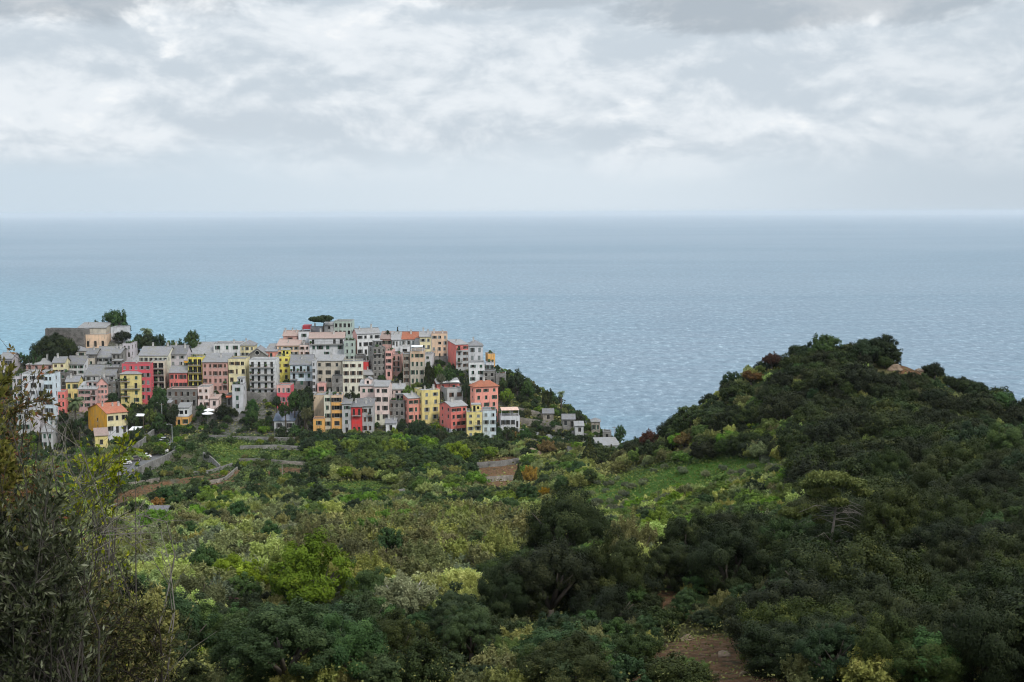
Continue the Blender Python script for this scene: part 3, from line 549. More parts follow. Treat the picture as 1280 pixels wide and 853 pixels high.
# ------------------------------------------------------------------ sea
def sea_material():
    n = NT('sea_water')
    p = n.pos(); far = n.pos((0.00033, 0.0009, 1))
    swell = n.noise(n.pos((0.010, 0.030, 1)), 1.0, 8, 0.62, 0.4)
    chop = n.noise(n.pos((0.11, 0.055, 1)), 1.0, 9, 0.80, 0.3)
    band = n.noise(far, 1.0, 6, 0.6, 0.6)
    shallow = n.noise(n.pos((0.0006, 0.0014, 1)), 1.0, 4, 0.5)
    a = n.mix(n.ramp(band, 0.38, 0.62), (0.105, 0.180, 0.245), (0.160, 0.228, 0.290))
    
    a = n.mix(n.ramp(swell, 0.42, 0.66, 0, 0.40), a, (0.19, 0.31, 0.38))
    gx = n.N.new('ShaderNodeNewGeometry'); sx_ = n.N.new('ShaderNodeSeparateXYZ'); n.L.new(gx.outputs['Position'], sx_.inputs[0])
    tq = n.math('MULTIPLY', n.ramp(sx_.outputs[1], 4200, 1500), n.ramp(n.math('ADD', sx_.outputs[0], n.math('MULTIPLY', band, 900)), 700, -100))
    a = n.mix(n.math('MULTIPLY', tq, 0.60), a, (0.13, 0.33, 0.42))
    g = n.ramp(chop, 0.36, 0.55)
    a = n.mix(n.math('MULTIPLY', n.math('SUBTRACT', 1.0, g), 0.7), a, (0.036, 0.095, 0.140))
    a = n.mix(n.ramp(chop, 0.54, 0.66, 0, 0.75), a, (0.42, 0.55, 0.62))  # sparkle on the chop, painted as pale flecks in the water colour
    # foam crests, few and short
    fm = n.noise(n.pos((0.016, 0.07, 1)), 1.0, 3, 0.5); fz = n.noise(n.pos((0.003, 0.003, 1)), 1.0, 2, 0.5)
    foam = n.math('MULTIPLY', n.ramp(fm, 0.765, 0.785), n.ramp(fz, 0.42, 0.55))
    a = n.mix(foam, a, (0.85, 0.88, 0.90))
    n.set(a, 0.40, 0.36)
    n.b.inputs['IOR'].default_value = 1.33
    hgt = n.math('ADD', n.math('MULTIPLY', swell, 2.2), chop)
    n.bump(hgt, 0.6, 1.6); return n.m
S = 70000.0
xs = np.array([-S, -20000, -6000, -2000, 0, 2000, 6000, 20000, S]); ys = np.array([-3000., 0, 1000, 3000, 9000, 25000, S])
sx, sy = np.meshgrid(xs, ys); i_ = (np.arange(len(ys) - 1)[:, None] * len(xs) + np.arange(len(xs) - 1)[None]).ravel()
sea = link('sea', np_mesh('sea', np.c_[sx.ravel(), sy.ravel(), sx.ravel() * 0], np.c_[i_, i_ + 1, i_ + len(xs) + 1, i_ + len(xs)], [sea_material()])); tag(sea, kind='structure')
# ------------------------------------------------------------------ the air
def haze_box():
    b = MB(); b.box(-S - 50, S + 50, -3050, S + 50, -27, 182); n = NT('sea_haze')
    n.N.remove(n.b); v = n.N.new('ShaderNodeVolumePrincipled'); v.inputs['Color'].default_value = (0.85, 0.89, 0.93, 1)
    v.inputs['Density'].default_value = HAZE; v.inputs['Anisotropy'].default_value = 0.2
    n.L.new(v.outputs[0], n.out.inputs['Volume'])
    o = link('haze', b.mesh('haze', [n.m])); tag(o, kind='stuff'); return o
HAZE = 0.5 / 14000
haze_box()
# ------------------------------------------------------------------ houses
WIN = {}
def window_mesh(w, h, kind, sh, arch=False):
    """a window set in its opening: local x across, z up from the sill, y = 0 the wall face"""
    key = (round(w, 2), round(h, 2), kind, sh, arch)
    if key in WIN: return WIN[key]
    b = MB(); d = 0.17; a = w / 2
    b.poly([(-a, d, 0), (a, d, 0), (a, d, h), (-a, d, h)], 0)                         # pane
    f = 0.07
    for x0, x1, z0, z1 in ((-a, -a + f, 0, h), (a - f, a, 0, h), (-a + f, a - f, h - f, h), (-a + f, a - f, 0, f), (-0.03, 0.03, f, h - f)):
        b.box(x0, x1, d - 0.06, d - 0.01, z0, z1, 1)
    if arch:
        for s in (-1, 1): b.prism([(s * a, 0.02, h * 0.72), (s * a, 0.02, h), (0, 0.02, h), (s * a * 0.65, 0.02, h * 0.92)], (0, 0.12, 0), 1)
    if kind != 'door': b.box(-a - 0.1, a + 0.1, -0.09, 0.05, -0.09, 0.0, 2)           # sill
    if kind == 'closed': b.box(-a + 0.01, a - 0.01, 0.03, 0.09, 0.02, h - 0.02, 3)
    if kind == 'half': b.box(-a + 0.01, 0, 0.03, 0.09, 0.02, h - 0.02, 3)
    WIN[key] = b.mesh('window', [M_glass, M_frame, M_sill, SH[sh]]); return WIN[key]
SHM = {}
def shutter_mesh(w, h, sh):
    key = (round(w, 2), round(h, 2), sh)
    if key in SHM: return SHM[key]
    b = MB(); b.box(0, w, -0.06, -0.015, 0, h, 0)
    n = max(3, int(h / 0.28))
    for k in range(n): b.box(0.05, w - 0.05, -0.085, -0.06, h * (k + .2) / n, h * (k + .7) / n, 0)
    SHM[key] = b.mesh('shutter', [SH[sh]]); return SHM[key]
def holed(b, org, ux, Wd, z0, H, holes, mi=0, reveal=0.2):
    org = Vector(org); ux = Vector(ux); up = Vector((0, 0, 1)); n = ux.cross(up)
    xs = sorted(set([0, Wd] + [v for q in holes for v in (q[0], q[1])])); zs = sorted(set([z0, H] + [v for q in holes for v in (q[2], q[3])]))
    P = lambda x, z, k=0.0: org + ux * x + up * z - n * k
    for i in range(len(xs) - 1):
        for j in range(len(zs) - 1):
            cx, cz = (xs[i] + xs[i + 1]) / 2, (zs[j] + zs[j + 1]) / 2
            if any(q[0] < cx < q[1] and q[2] < cz < q[3] for q in holes): continue
            b.poly([P(xs[i], zs[j]), P(xs[i + 1], zs[j]), P(xs[i + 1], zs[j + 1]), P(xs[i], zs[j + 1])], mi)
    for x0, x1, a, c in holes:
        r = reveal
        b.poly([P(x0, a), P(x0, c), P(x0, c, r), P(x0, a, r)][::-1], mi); b.poly([P(x1, a), P(x1, c), P(x1, c, r), P(x1, a, r)], mi)
        b.poly([P(x0, c), P(x1, c), P(x1, c, r), P(x0, c, r)][::-1], mi); b.poly([P(x0, a), P(x1, a), P(x1, a, r), P(x0, a, r)], mi)
BAL = {}
def balcony_mesh(w, dep=0.9):
    key = (round(w * 2) / 2, dep)
    if key in BAL: return BAL[key]
    w = key[0]; b = MB(); a = w / 2
    b.box(-a, a, -dep, -0.01, -0.14, 0, 0)
    for s in (-1, 1): b.box(s * a * 0.8 - 0.06, s * a * 0.8 + 0.06, -dep * 0.7, -0.01, -0.42, -0.14, 0)
    b.box(-a, a, -dep, -dep + 0.04, 0.92, 0.97, 1)
    for s in (-1, 1): b.box(s * (a - 0.02) - 0.02, s * (a - 0.02) + 0.02, -dep + 0.04, -0.01, 0.92, 0.97, 1)
    n = max(4, int(w / 0.16))
    for k in range(n + 1): x = -a + 0.02 + (w - 0.04) * k / n; b.box(x - 0.012, x + 0.012, -dep + 0.005, -dep + 0.035, 0, 0.92, 1)
    BAL[key] = b.mesh('balcony', [M_slab, M_iron]); return BAL[key]
def chimney_mesh(h=1.3, w=0.55):
    b = MB(); b.box(-w / 2, w / 2, -w / 2, w / 2, -1.2, h, 0); b.box(-w / 2 - .08, w / 2 + .08, -w / 2 - .08, w / 2 + .08, h, h + .1, 1)
    for s in (-1, 1): b.box(s * w * .3 - .07, s * w * .3 + .07, -w * .3, w * .3, h + .1, h + .32, 0)
    b.box(-w / 2 - .05, w / 2 + .05, -w / 2 - .05, w / 2 + .05, h + .32, h + .39, 1); return b.mesh('chimney', [M_chim, M_slab])
CH1 = chimney_mesh(); CH2 = chimney_mesh(0.9, 0.42)
RF['B'] = M_solar
def pot_plant(b, x, y, z, r, rnd):
    b.box(x - .15, x + .15, y - .15, y + .15, z, z + .3, 1); k = len(b.v); n = 9; rows = 5
    for i in range(rows):
        f = math.pi * i / (rows - 1)
        for j in range(n):
            a = 2 * math.pi * j / n; q = r * rnd.uniform(.6, 1.25) * max(.12, math.sin(f)); b.v.append((x + q * math.cos(a), y + q * math.sin(a), z + .28 + r * (1 - math.cos(f)) * rnd.uniform(.85, 1.1)))
    for i in range(rows - 1):
        for j in range(n): j2 = (j + 1) % n; b.f.append((k + i * n + j, k + i * n + j2, k + (i + 1) * n + j2, k + (i + 1) * n + j)); b.m.append(0)
M_potleaf = plain('pot_plant_leaves', (0.05, 0.10, 0.03)); M_pot = plain('terracotta_pot', (0.35, 0.14, 0.08))
POTS = []
for q_ in range(4):
    pb_ = MB(); pot_plant(pb_, 0, 0, 0, .24 + .07 * q_, random.Random(q_)); POTS.append(pb_.mesh('pot_plant', [M_potleaf, M_pot]))
NAMEOF = [('chapel', 'chapel'), ('shed', 'shed'), ('cottage', 'cottage'), ('farmhouse', 'farmhouse'), ('outbuilding', 'outbuilding'), ('annex', 'annex'), ('church', 'church'), ('fortress', 'terrace_building')]
houses = []
def house(k):
    t, hx0, hx1, hye, hyb, wall, rk, rf, nf, ncol, o, label = HOUSES[k]
    rnd = random.Random(100 + k)
    x0, x1, ye, yb, Y = SURVEY[k]
    yaw = R(o.get('t', rnd.uniform(-4, 5)))
    P0 = at(x0, yb, Y); E0 = at(x0, ye, Y); Z0 = P0.z
    vr = ray(x1, yb); r1 = vr.x / vr.y
    Wd = (r1 * Y - P0.x) / (math.cos(yaw) - r1 * math.sin(yaw)); H = E0.z - Z0
    D = o.get('d', 8.0)
    if 'xs' in o:
        xs = pxy(t, o['xs'], hyb)[0]; q = ray(xs, yb); r = q.x / q.y
        if xs < x0: Q0 = (P0.x, Y)
        else: Q0 = (P0.x + Wd * math.cos(yaw), Y + Wd * math.sin(yaw))
        den = math.sin(yaw) + r * math.cos(yaw)      # Q0.x - D sin = r (Q0.y + D cos)
        if abs(den) > 1e-3: D = min(16, max(4, (Q0[0] - r * Q0[1]) / den))
    nm = next((b for a, b in NAMEOF if a in label), 'house')
    root = tag(empty(nm, (P0.x, P0.y, Z0), yaw), label, nm.replace('_', ' '), 'houses of the hill village')
    base = -6.5; up = Vector((0, 0, 1))
    if 'upper' in o: H *= 1.0
    floors = max(1, nf); st = H / floors
    wm = o.get('sh') or rnd.choice(['green', 'green', 'dark', 'brown', 'grey', 'dark'])
    wins = []   # face, x, z, w, h, kind, arch
    def grid(face, Wf, nc, fl, z_off=0.0, st=st):
        for c in range(nc):
            for f in range(fl):
                if face and rnd.random() < 0.25: continue
                if not face and o.get('irr') and rnd.random() < 0.22: continue
                ww = min(0.92, Wf / nc * 0.45); hh = min(1.5, st * 0.54); kind = rnd.choice(['open', 'open', 'open', 'closed', 'half'])
                if o.get('big'): ww = min(1.7, Wf / nc * 0.6)
                zc = z_off + f * st + st * 0.5
                if face and rnd.random() < 0.3: ww *= 0.7; hh *= 0.7
                if o.get('irr'): ww *= rnd.choice([0.7, 1, 1, 1.25]); hh *= rnd.choice([0.8, 1, 1.1])
                if o.get('lowwin') and f == 1: continue
                arch = bool(o.get('arch')) or (o.get('archbase') and f == 0)
                if f == 0 and not face and (rnd.random() < 0.3 or arch): hh = min(2.2, st * 0.74); zc = z_off + hh / 2 + .02; kind = 'door'
                if f == fl - 1 and fl > 2 and not o.get('big'): hh *= 0.82
                xc = Wf * (c + 0.5) / nc + rnd.uniform(-.12, .12) * (2.5 if o.get('irr') else 1) * min(1, Wf / nc / 2.5)
                xc = min(max(xc, ww / 2 + .2), Wf - ww / 2 - .2)
                if ww < 0.25: continue
                wins.append([face, xc, zc - hh / 2, ww, hh, kind, arch])
    if ncol:
        grid(0, Wd, ncol, floors)
        ns = max(1, int(D / 3.6))
        if not o.get('side') or o.get('side') == 'ochre': grid(2, D, ns, floors)
        if yaw > 0.1 and not o.get('side'): grid(1, D, ns, floors)
        if o.get('side') == 'ochre': grid(1, D, 1, 1, H * 0.42, H * 0.3); grid(1, D, 1, 1, H * .1, H * .3)
    # windows on balconies become tall doors
    bal = []
    if o.get('bal') and ncol:
        nb = o['bal']; fl = list(range(max(0, floors - 1), -1, -1)) if nb >= 3 else rnd.sample(range(floors), min(nb, floors))
        for f in fl[:max(nb, 1) if nb < 3 else floors]:
            if f == 0 and floors > 2 and nb < 4: continue
            full = nb >= 4 or rnd.random() < 0.3; cell = Wd / ncol
            c0 = 0 if (full or nb == 3) else rnd.randrange(max(1, ncol)); span = ncol if full else min(2 if cell < 2 else 1, ncol - c0)
            bal.append(((c0 + span / 2) * cell, f * st + .12, max(1.4, span * cell - .25)))
            for w in wins:
                if w[0] == 0 and c0 * cell - .1 < w[1] < (c0 + span) * cell + .1 and f * st <= w[2] < (f + 1) * st:
                    w[4] = min(2.05, st * .74); w[2] = f * st + .13; w[5] = 'door'
                    if o.get('loggia') or o.get('shade'): w[3] = min(1.7, cell * .74)
    # ---- wall, with real openings
    b = MB(); zt = H
    mats = [W[wall]]
    def mi(c):
        m = W[c]
        if m not in mats: mats.append(m)
        return mats.index(m)
    sm = mi(o['side']) if 'side' in o else 0
    def openings(face): return [(w[1] - w[3] / 2, w[1] + w[3] / 2, w[2], w[2] + w[4]) for w in wins if w[0] == face]
    hb = 0.0
    if 'base' in o: hb = st * (0.5 if o.get('t', 0) < 35 else .95) if floors > 2 else H * 0.34
    if 'upper' in o: hb = 0.0
    top = H - (st if o.get('band') else 0)
    def face(idx, org, ux, Wf, m0):
        hs = openings(idx)
        # merge overlapping openings away
        ok = []
        for q in sorted(hs):
            if all(q[1] < r[0] - .05 or q[0] > r[1] + .05 or q[3] < r[2] - .05 or q[2] > r[3] + .05 for r in ok): ok.append(q)
        keep = set(ok)
        for w in wins:
            if w[0] == idx and (w[1] - w[3] / 2, w[1] + w[3] / 2, w[2], w[2] + w[4]) not in keep: w[0] = -1
        holed(b, org, ux, Wf, base, H, ok, m0)
    face(0, (0, 0, 0), (1, 0, 0), Wd, 0); face(1, (0, D, 0), (0, -1, 0), D, sm); face(2, (Wd, 0, 0), (0, 1, 0), D, 0)
    b.poly([(Wd, D, base), (0, D, base), (0, D, H), (Wd, D, H)], 0)
    # colour bands: the lower or upper storey painted differently (faces re-assigned by height)
    if 'base' in o or 'band' in o:
        bi = mi(o['base']) if 'base' in o else None; ti = mi(o['band']) if 'band' in o else None
        for q, f in enumerate(b.f):
            zc = sum(b.v[i][2] for i in f) / len(f)
            if bi is not None and zc < hb and not (b.m[q] == sm and sm): b.m[q] = bi
            if ti is not None and zc > top and b.m[q] == 0: b.m[q] = ti
    rise = o.get('rise', 1.6); ov = 0.32; th = 0.16; r = MB()
    if o.get('ovhd'): ov = .3
    if rk == 'gx':
        b.poly([(0, D, H), (0, 0, H), (0, D / 2, H + rise)], sm); b.poly([(Wd, 0, H), (Wd, D, H), (Wd, D / 2, H + rise)], 0)
        s = rise / (D / 2)
        r.prism([(-ov, -ov, H - ov * s + .02), (Wd + ov, -ov, H - ov * s + .02), (Wd + ov, D / 2, H + rise + .02), (-ov, D / 2, H + rise + .02)], (0, 0, th))
        r.prism([(-ov, D / 2 + .002, H + rise + .02), (Wd + ov, D / 2 + .002, H + rise + .02), (Wd + ov, D + ov, H - ov * s + .02), (-ov, D + ov, H - ov * s + .02)], (0, 0, th))
        r.box(-ov, Wd + ov, D / 2 - .14, D / 2 + .14, H + rise + th - .04, H + rise + th + .1)
    elif rk == 'gy':
        b.poly([(0, 0, H), (Wd, 0, H), (Wd / 2, 0, H + rise)], 0); b.poly([(Wd, D, H), (0, D, H), (Wd / 2, D, H + rise)], 0)
        s = rise / (Wd / 2)
        r.prism([(-ov, -ov, H - ov * s + .02), (Wd / 2, -ov, H + rise + .02), (Wd / 2, D + ov, H + rise + .02), (-ov, D + ov, H - ov * s + .02)], (0, 0, th))
        r.prism([(Wd / 2 + .002, -ov, H + rise + .02), (Wd + ov, -ov, H - ov * s + .02), (Wd + ov, D + ov, H - ov * s + .02), (Wd / 2 + .002, D + ov, H + rise + .02)], (0, 0, th))
        r.box(Wd / 2 - .14, Wd / 2 + .14, -ov, D + ov, H + rise + th - .04, H + rise + th + .1)
    elif rk == 'hip':
        e = .45 if o.get('overh') else ov; m = min(Wd, D) / 2 * .98
        A = [(-e, -e, H), (Wd + e, -e, H), (Wd + e, D + e, H), (-e, D + e, H)]
        if Wd >= D: R0, R1 = (m, D / 2, H + rise), (Wd - m, D / 2, H + rise)
        else: R0, R1 = (Wd / 2, m, H + rise), (Wd / 2, D - m, H + rise)
        r.box(-e, Wd + e, -e, D + e, H, H + .14); A = [(x, y, z + .14) for x, y, z in A]; R0 = (*R0[:2], R0[2] + .14); R1 = (*R1[:2], R1[2] + .14)
        if Wd >= D: fs = [(A[0], A[1], R1, R0), (A[1], A[2], R1), (A[2], A[3], R0, R1), (A[3], A[0], R0)]
        else: fs = [(A[0], A[1], R0), (A[1], A[2], R1, R0), (A[2], A[3], R1), (A[3], A[0], R0, R1)]
        for f in fs: r.poly(f)
    elif rk == 'mono':
        b.poly([(0, D, H), (0, 0, H), (0, D, H + rise)], sm); b.poly([(Wd, 0, H), (Wd, D, H), (Wd, D, H + rise)], 0); b.poly([(Wd, D, H), (0, D, H), (0, D, H + rise), (Wd, D, H + rise)], 0)
        s = rise / D
        r.prism([(-ov, -ov, H - ov * s + .02), (Wd + ov, -ov, H - ov * s + .02), (Wd + ov, D + ov, H + rise + ov * s + .02), (-ov, D + ov, H + rise + ov * s + .02)], (0, 0, th))
    else:
        ph = 0.45 if not o.get('fort') else .8; pt = .22
        r.box(pt, Wd - pt, pt, D - pt, H - .3, H - .12, 0)
        for a in ((0, Wd, 0, pt), (0, Wd, D - pt, D), (0, pt, pt, D - pt), (Wd - pt, Wd, pt, D - pt)): r.box(*a, H, H + ph * .55, 1); r.box(a[0] - .05, a[1] + .05, a[2] - .05, a[3] + .05, H + ph * .55, H + ph * .72, 0)
        if o.get('fort'):
            x = 0.4
            while x < Wd - 1: r.box(x, x + .9, -.02, pt, H + ph * .72, H + ph * 1.1, 1); x += 1.9
    wobj = link('wall', b.mesh('wall', mats), None, root)
    robj = link('roof', r.mesh('roof', [RF[rf], W[o.get('band', wall)]]), None, root)
    # ---- window parts
    front_rank = t in 'HG' or (t == 'B' and k > 100)
    for w in wins:
        if w[0] < 0: continue
        kind = w[5]; me = window_mesh(w[3], w[4], kind, wm, w[6])
        win = link('door' if kind == 'door' and w[2] < .1 else 'window', me, None, root)
        if w[0] == 0: win.location = (w[1], 0, w[2])
        elif w[0] == 1: win.location = (0, D - w[1], w[2]); win.rotation_euler.z = -math.pi / 2
        else: win.location = (Wd, w[1], w[2]); win.rotation_euler.z = math.pi / 2
        if kind == 'open' and not w[6] and w[0] == 0 and Wd / max(1, ncol) > w[3] * 1.9 and (wall not in ('stone', 'darkstone')):
            sw = w[3] * .46
            for s in (-1, 1):
                so = link('shutter', shutter_mesh(sw, w[4], wm), None, win); so.location = (s * (w[3] / 2 + .02) - (sw if s < 0 else 0), 0, 0)
    for x, z, w in bal:
        bo = link('balcony', balcony_mesh(w), None, root); bo.location = (x, 0, z)
        if rnd.random() < .6:
            for q in range(rnd.randint(1, 3)): link('pot_plant', rnd.choice(POTS), None, bo, (-w / 2 + .35 + q * max(.4, (w - .7) / 3), -.68, 0))
    # ---- chimneys, aerials, terraces, awnings
    nch = o.get('chim', rnd.choice([0, 1, 1, 2]) if rk != 'flat' else rnd.choice([0, 0, 1]))
    if o.get('fort') or t == 'J' or nm in ('shed', 'chapel'): nch = 0
    for c in range(nch):
        co = link('chimney', rnd.choice([CH1, CH2]), None, robj); fx = (c + rnd.uniform(.25, .75)) / max(1, nch)
        fy = rnd.uniform(.3, .6); zz = H + (rise * (1 - abs(fy - .5) * 2) if rk in ('gx', 'gy', 'hip') else rise * fy if rk == 'mono' else 0)
        co.location = (Wd * fx, D * fy, zz)
    if rnd.random() < .45 and nm == 'house':
        ab = MB(); ab.tube([(0, 0, 0), (0, 0, 2.4)], .025, 5); ab.box(-.6, .6, -.015, .015, 2.3, 2.33); ab.box(-.4, .4, -.015, .015, 2.0, 2.03)
        ao = link('aerial', ab.mesh('aerial', [M_iron]), None, robj); ao.location = (Wd * rnd.uniform(.2, .8), D * .5, H + (rise if rk in ('gx', 'hip') else rise * .5 if rk == 'mono' else -.1))
    if o.get('terrace') or (rk == 'flat' and rnd.random() < .25 and nm == 'house' and not o.get('fort')):
        tb = MB(); n = 4
        for q in range(n + 1):
            x = .1 + (Wd - .2) * q / n; tb.box(x - .03, x + .03, .08, .14, H + .3, H + 1.25, 0)
        tb.box(.1, Wd - .1, .09, .13, H + 1.2, H + 1.26, 0); tb.box(.1, Wd - .1, .09, .13, H + .8, H + .84, 0)
        link('railing', tb.mesh('railing', [M_iron]), None, robj)
        for _ in range(rnd.randint(3, 6)): link('pot_plant', rnd.choice(POTS), None, robj, (rnd.uniform(.5, Wd - .5), rnd.uniform(.6, D - 1), H - .12))
        if o.get('terrace') and Wd > 3:
            hb_ = MB(); hb_.box(Wd * .35, Wd * .95, D * .45, D * .95, H - .12, H + 2.1, 0); hb_.box(Wd * .35 - .15, Wd * .95 + .1, D * .45 - .2, D * .95 + .1, H + 2.1, H + 2.25, 1)
            hb_.box(Wd * .45, Wd * .6, D * .45 - .03, D * .45 - .003, H - .1, H + 1.8, 2); hb_.box(Wd * .7, Wd * .85, D * .45 - .03, D * .45 - .003, H + .7, H + 1.6, 2)
            link('stair_hut', hb_.mesh('stair_hut', [W[wall], RF['L'], M_glass]), None, robj)
    def awning(x0_, x1_, z, dep, m, posts=False, yy=0):
        q = MB(); q.prism([(x0_, yy - dep, z - .35), (x1_, yy - dep, z - .35), (x1_, yy - .02, z), (x0_, yy - .02, z)], (0, 0, .07))
        if posts:
            for x in (x0_ + .1, x1_ - .1): q.box(x - .04, x + .04, yy - dep + .05, yy - dep + .13, z - 2.4, z - .33)
        link('awning', q.mesh('awning', [m]), None, root)
    if o.get('awn'): awning(Wd * .1, Wd * .95, H - .1 + (1.0 if rk != 'flat' else 2.2), 1.6, M_white, rk == 'flat')
    if o.get('red_awning'): awning(0, Wd, H - .2, 1.8, plain('orange_red_awning', (0.62, 0.13, 0.05)))
    if o.get('redbox'):
        q = MB(); q.box(Wd * .35, Wd * 1.05, 1, D - 1, H + 2.0, H + 2.4, 0); q.box(Wd * .35, Wd * 1.05, .96, 1.0, H + 1.0, H + 2.0, 0)
        for x in (Wd * .36, Wd * 1.04): q.box(x - .05, x + .05, 1.05, 1.2, H - .1, H + 2, 1)
        link('canopy', q.mesh('canopy', [M_reddark, M_white]), None, robj)
    if o.get('canopy'):
        q = MB(); q.prism([(.3, .2, H + 2.1), (Wd - .2, .2, H + 2.1), (Wd - .2, D * .8, H + 2.5), (.3, D * .8, H + 2.5)], (0, 0, .1), 0)
        for x in (.4, Wd / 2, Wd - .3): q.box(x - .05, x + .05, .3, .4, H - .1, H + 2.1, 1)
        link('canopy', q.mesh('canopy', [plain('peach_canvas', (0.72, 0.50, 0.40)), M_white]), None, robj)
    if o.get('round'):
        q = MB(); c = Vector((Wd / 2, -.04, H + rise * .38)); n = 16
        q.poly([c + Vector((math.cos(a), 0, math.sin(a))) * .75 for a in [2 * math.pi * i / n for i in range(n)]], 0)
        q.tube([c + Vector((math.cos(a) * .8, -.02, math.sin(a) * .8)) for a in [2 * math.pi * i / n for i in range(n + 1)]], .1, 5, 1)
        link('round_window', q.mesh('round_window', [M_glass, M_sill]), None, root)
    if o.get('dorm'):
        q = MB(); q.box(Wd * .3, Wd * .75, .6, D * .5, H + .2, H + 1.9, 0); q.prism([(Wd * .25, .4, H + 1.9), (Wd * .525, .4, H + 2.7), (Wd * .525, D * .5, H + 2.7), (Wd * .25, D * .5, H + 1.9)], (0, 0, .12), 1)
        q.prism([(Wd * .525, .4, H + 2.7), (Wd * .8, .4, H + 1.9), (Wd * .8, D * .5, H + 1.9), (Wd * .525, D * .5, H + 2.7)], (0, 0, .12), 1)
        q.poly([(Wd * .3, .6, H + 1.9), (Wd * .75, .6, H + 1.9), (Wd * .525, .6, H + 2.6)], 0); q.box(Wd * .45, Wd * .6, .55, .597, H + .6, H + 1.6, 2)
        link('dormer', q.mesh('dormer', [W[wall], RF['S'], M_glass]), None, robj)
    if 'upper' in o:
        uh = 3.0; u = MB(); ux0, ux1 = Wd * .12, Wd * .95; uy0, uy1 = D * .22, D * .98
        holed(u, (ux0, uy0, 0), (1, 0, 0), ux1 - ux0, H - .1, H + uh, [(.5, 1.7, H + .9, H + 2.1), ((ux1 - ux0) * .62, (ux1 - ux0) * .85, H + .9, H + 2.2)], 0)
        holed(u, (ux1, uy0, 0), (0, 1, 0), uy1 - uy0, H - .1, H + uh, [(.8, 1.6, H + .9, H + 2.1), (3, 3.8, H + .9, H + 2.1)], 0)
        u.poly([(ux0, uy1, H), (ux0, uy0, H), (ux0, uy0, H + uh), (ux0, uy1, H + uh)]); u.poly([(ux1, uy1, H), (ux0, uy1, H), (ux0, uy1, H + uh), (ux1, uy1, H + uh)])
        u.box(ux0 + .25, ux1 - .25, uy0 + .25, uy1 - .25, H, H + uh - .1, 1)
        up_ = link('upper_floor', u.mesh('upper_floor', [W['white'], M_glass]), None, root)
        q = MB(); q.prism([(ux0 - .3, uy0 - .3, H + uh), (ux1 + .3, uy0 - .3, H + uh), (ux1 + .3, uy1, H + uh + .9), (ux0 - .3, uy1, H + uh + .9)], (0, 0, .15)); link('upper_roof', q.mesh('upper_roof', [RF['L']]), None, up_)
    houses.append((root, Wd, D, H)); return root
for k in range(len(HOUSES)): house(k)
# ------------------------------------------------------------------ foliage
def leaf_quads(C, Nn, size, rs, elong=1.6):
    """one folded leaf-clump face per centre: C (n,3), Nn (n,3) facing"""
    n = len(C); t = rs.randn(n, 3); t -= (t * Nn).sum(1, keepdims=True) * Nn; t /= np.linalg.norm(t, axis=1, keepdims=True) + 1e-9
    b = np.cross(Nn, t); s = (size * rs.uniform(.5, 1.45, n))[:, None]
    V = np.stack([C - t * s * elong * .5, C + b * s * .5, C + t * s * elong * .5, C - b * s * .5], 1)
    return V.reshape(-1, 3)
def unit(rs, n):
    v = rs.randn(n, 3); return v / np.linalg.norm(v, axis=1, keepdims=True)
def crown_points(rs, n, kind):
    """points, outward directions and a light/dark tone for a crown of half width 1"""
    if kind in ('oak', 'broad', 'shrub'):
        L = {'oak': 24, 'broad': 22, 'shrub': 14}[kind]
        ax = unit(rs, L * 3); ax = ax[ax[:, 2] > -0.45][:L]; L = len(ax)
        sq = {'oak': .82, 'broad': .95, 'shrub': .75}[kind]
        lc = ax * rs.uniform(.5, .78, (L, 1)) * np.array([1, 1, sq]); lr = rs.uniform(.22, .46, L)
        # every bough carries smaller sprays of its own
        S_ = {'oak': 13, 'broad': 9, 'shrub': 7}[kind]; bd = unit(rs, L * S_); bd[:, 2] += .25; bl = np.repeat(np.arange(L), S_)
        bc = lc[bl] + bd * lr[bl][:, None] * rs.uniform(.65, 1.12, (L * S_, 1)); br = lr[bl] * rs.uniform(.20, .46, L * S_); bt = rs.rand(L * S_)
        okb = (np.linalg.norm(bc / np.array([1, 1, sq]), axis=1) > .52) & (bc[:, 2] > -.75); bc, br, bt, bl = bc[okb], br[okb], bt[okb], bl[okb]
        k = rs.choice(len(bc), n, p=br ** 2 / (br ** 2).sum()); d = unit(rs, n)
        rr = br[k] * (.35 + .65 * rs.rand(n) ** .5 + rs.rand(n) ** 7 * .6)
        P = bc[k] + d * rr[:, None]
        out = d * .75 + (bc[k] - lc[bl[k]]) / lr[bl[k]][:, None] * .45 + P * .35 + rs.randn(n, 3) * .42
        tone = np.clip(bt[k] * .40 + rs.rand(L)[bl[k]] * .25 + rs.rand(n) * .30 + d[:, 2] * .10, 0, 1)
    else:  # olive, feather: sprays rising and spreading from the middle
        L = {'olive': 60, 'feather': 46}[kind]
        ax = unit(rs, L * 3); ax[:, 2] = np.abs(ax[:, 2]) * .9 - .12; ax = ax[:L]; ax /= np.linalg.norm(ax, axis=1, keepdims=True)
        tip = ax * rs.uniform(.62, 1.05, (L, 1)) * np.array([1, 1, .85]); k = rs.randint(0, L, n); u = rs.rand(n) ** .55
        P = tip[k] * (.30 + .70 * u[:, None]) + rs.randn(n, 3) * (.14 * (1.25 - u))[:, None]; P[:, 2] += .18 * u ** 2 * rs.rand(n)
        out = ax[k] * .4 + rs.randn(n, 3) * .8 + np.array([0, 0, .3])
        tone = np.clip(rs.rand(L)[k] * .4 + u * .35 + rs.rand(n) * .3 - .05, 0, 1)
    out /= np.linalg.norm(out, axis=1, keepdims=True) + 1e-9
    return P, out, tone
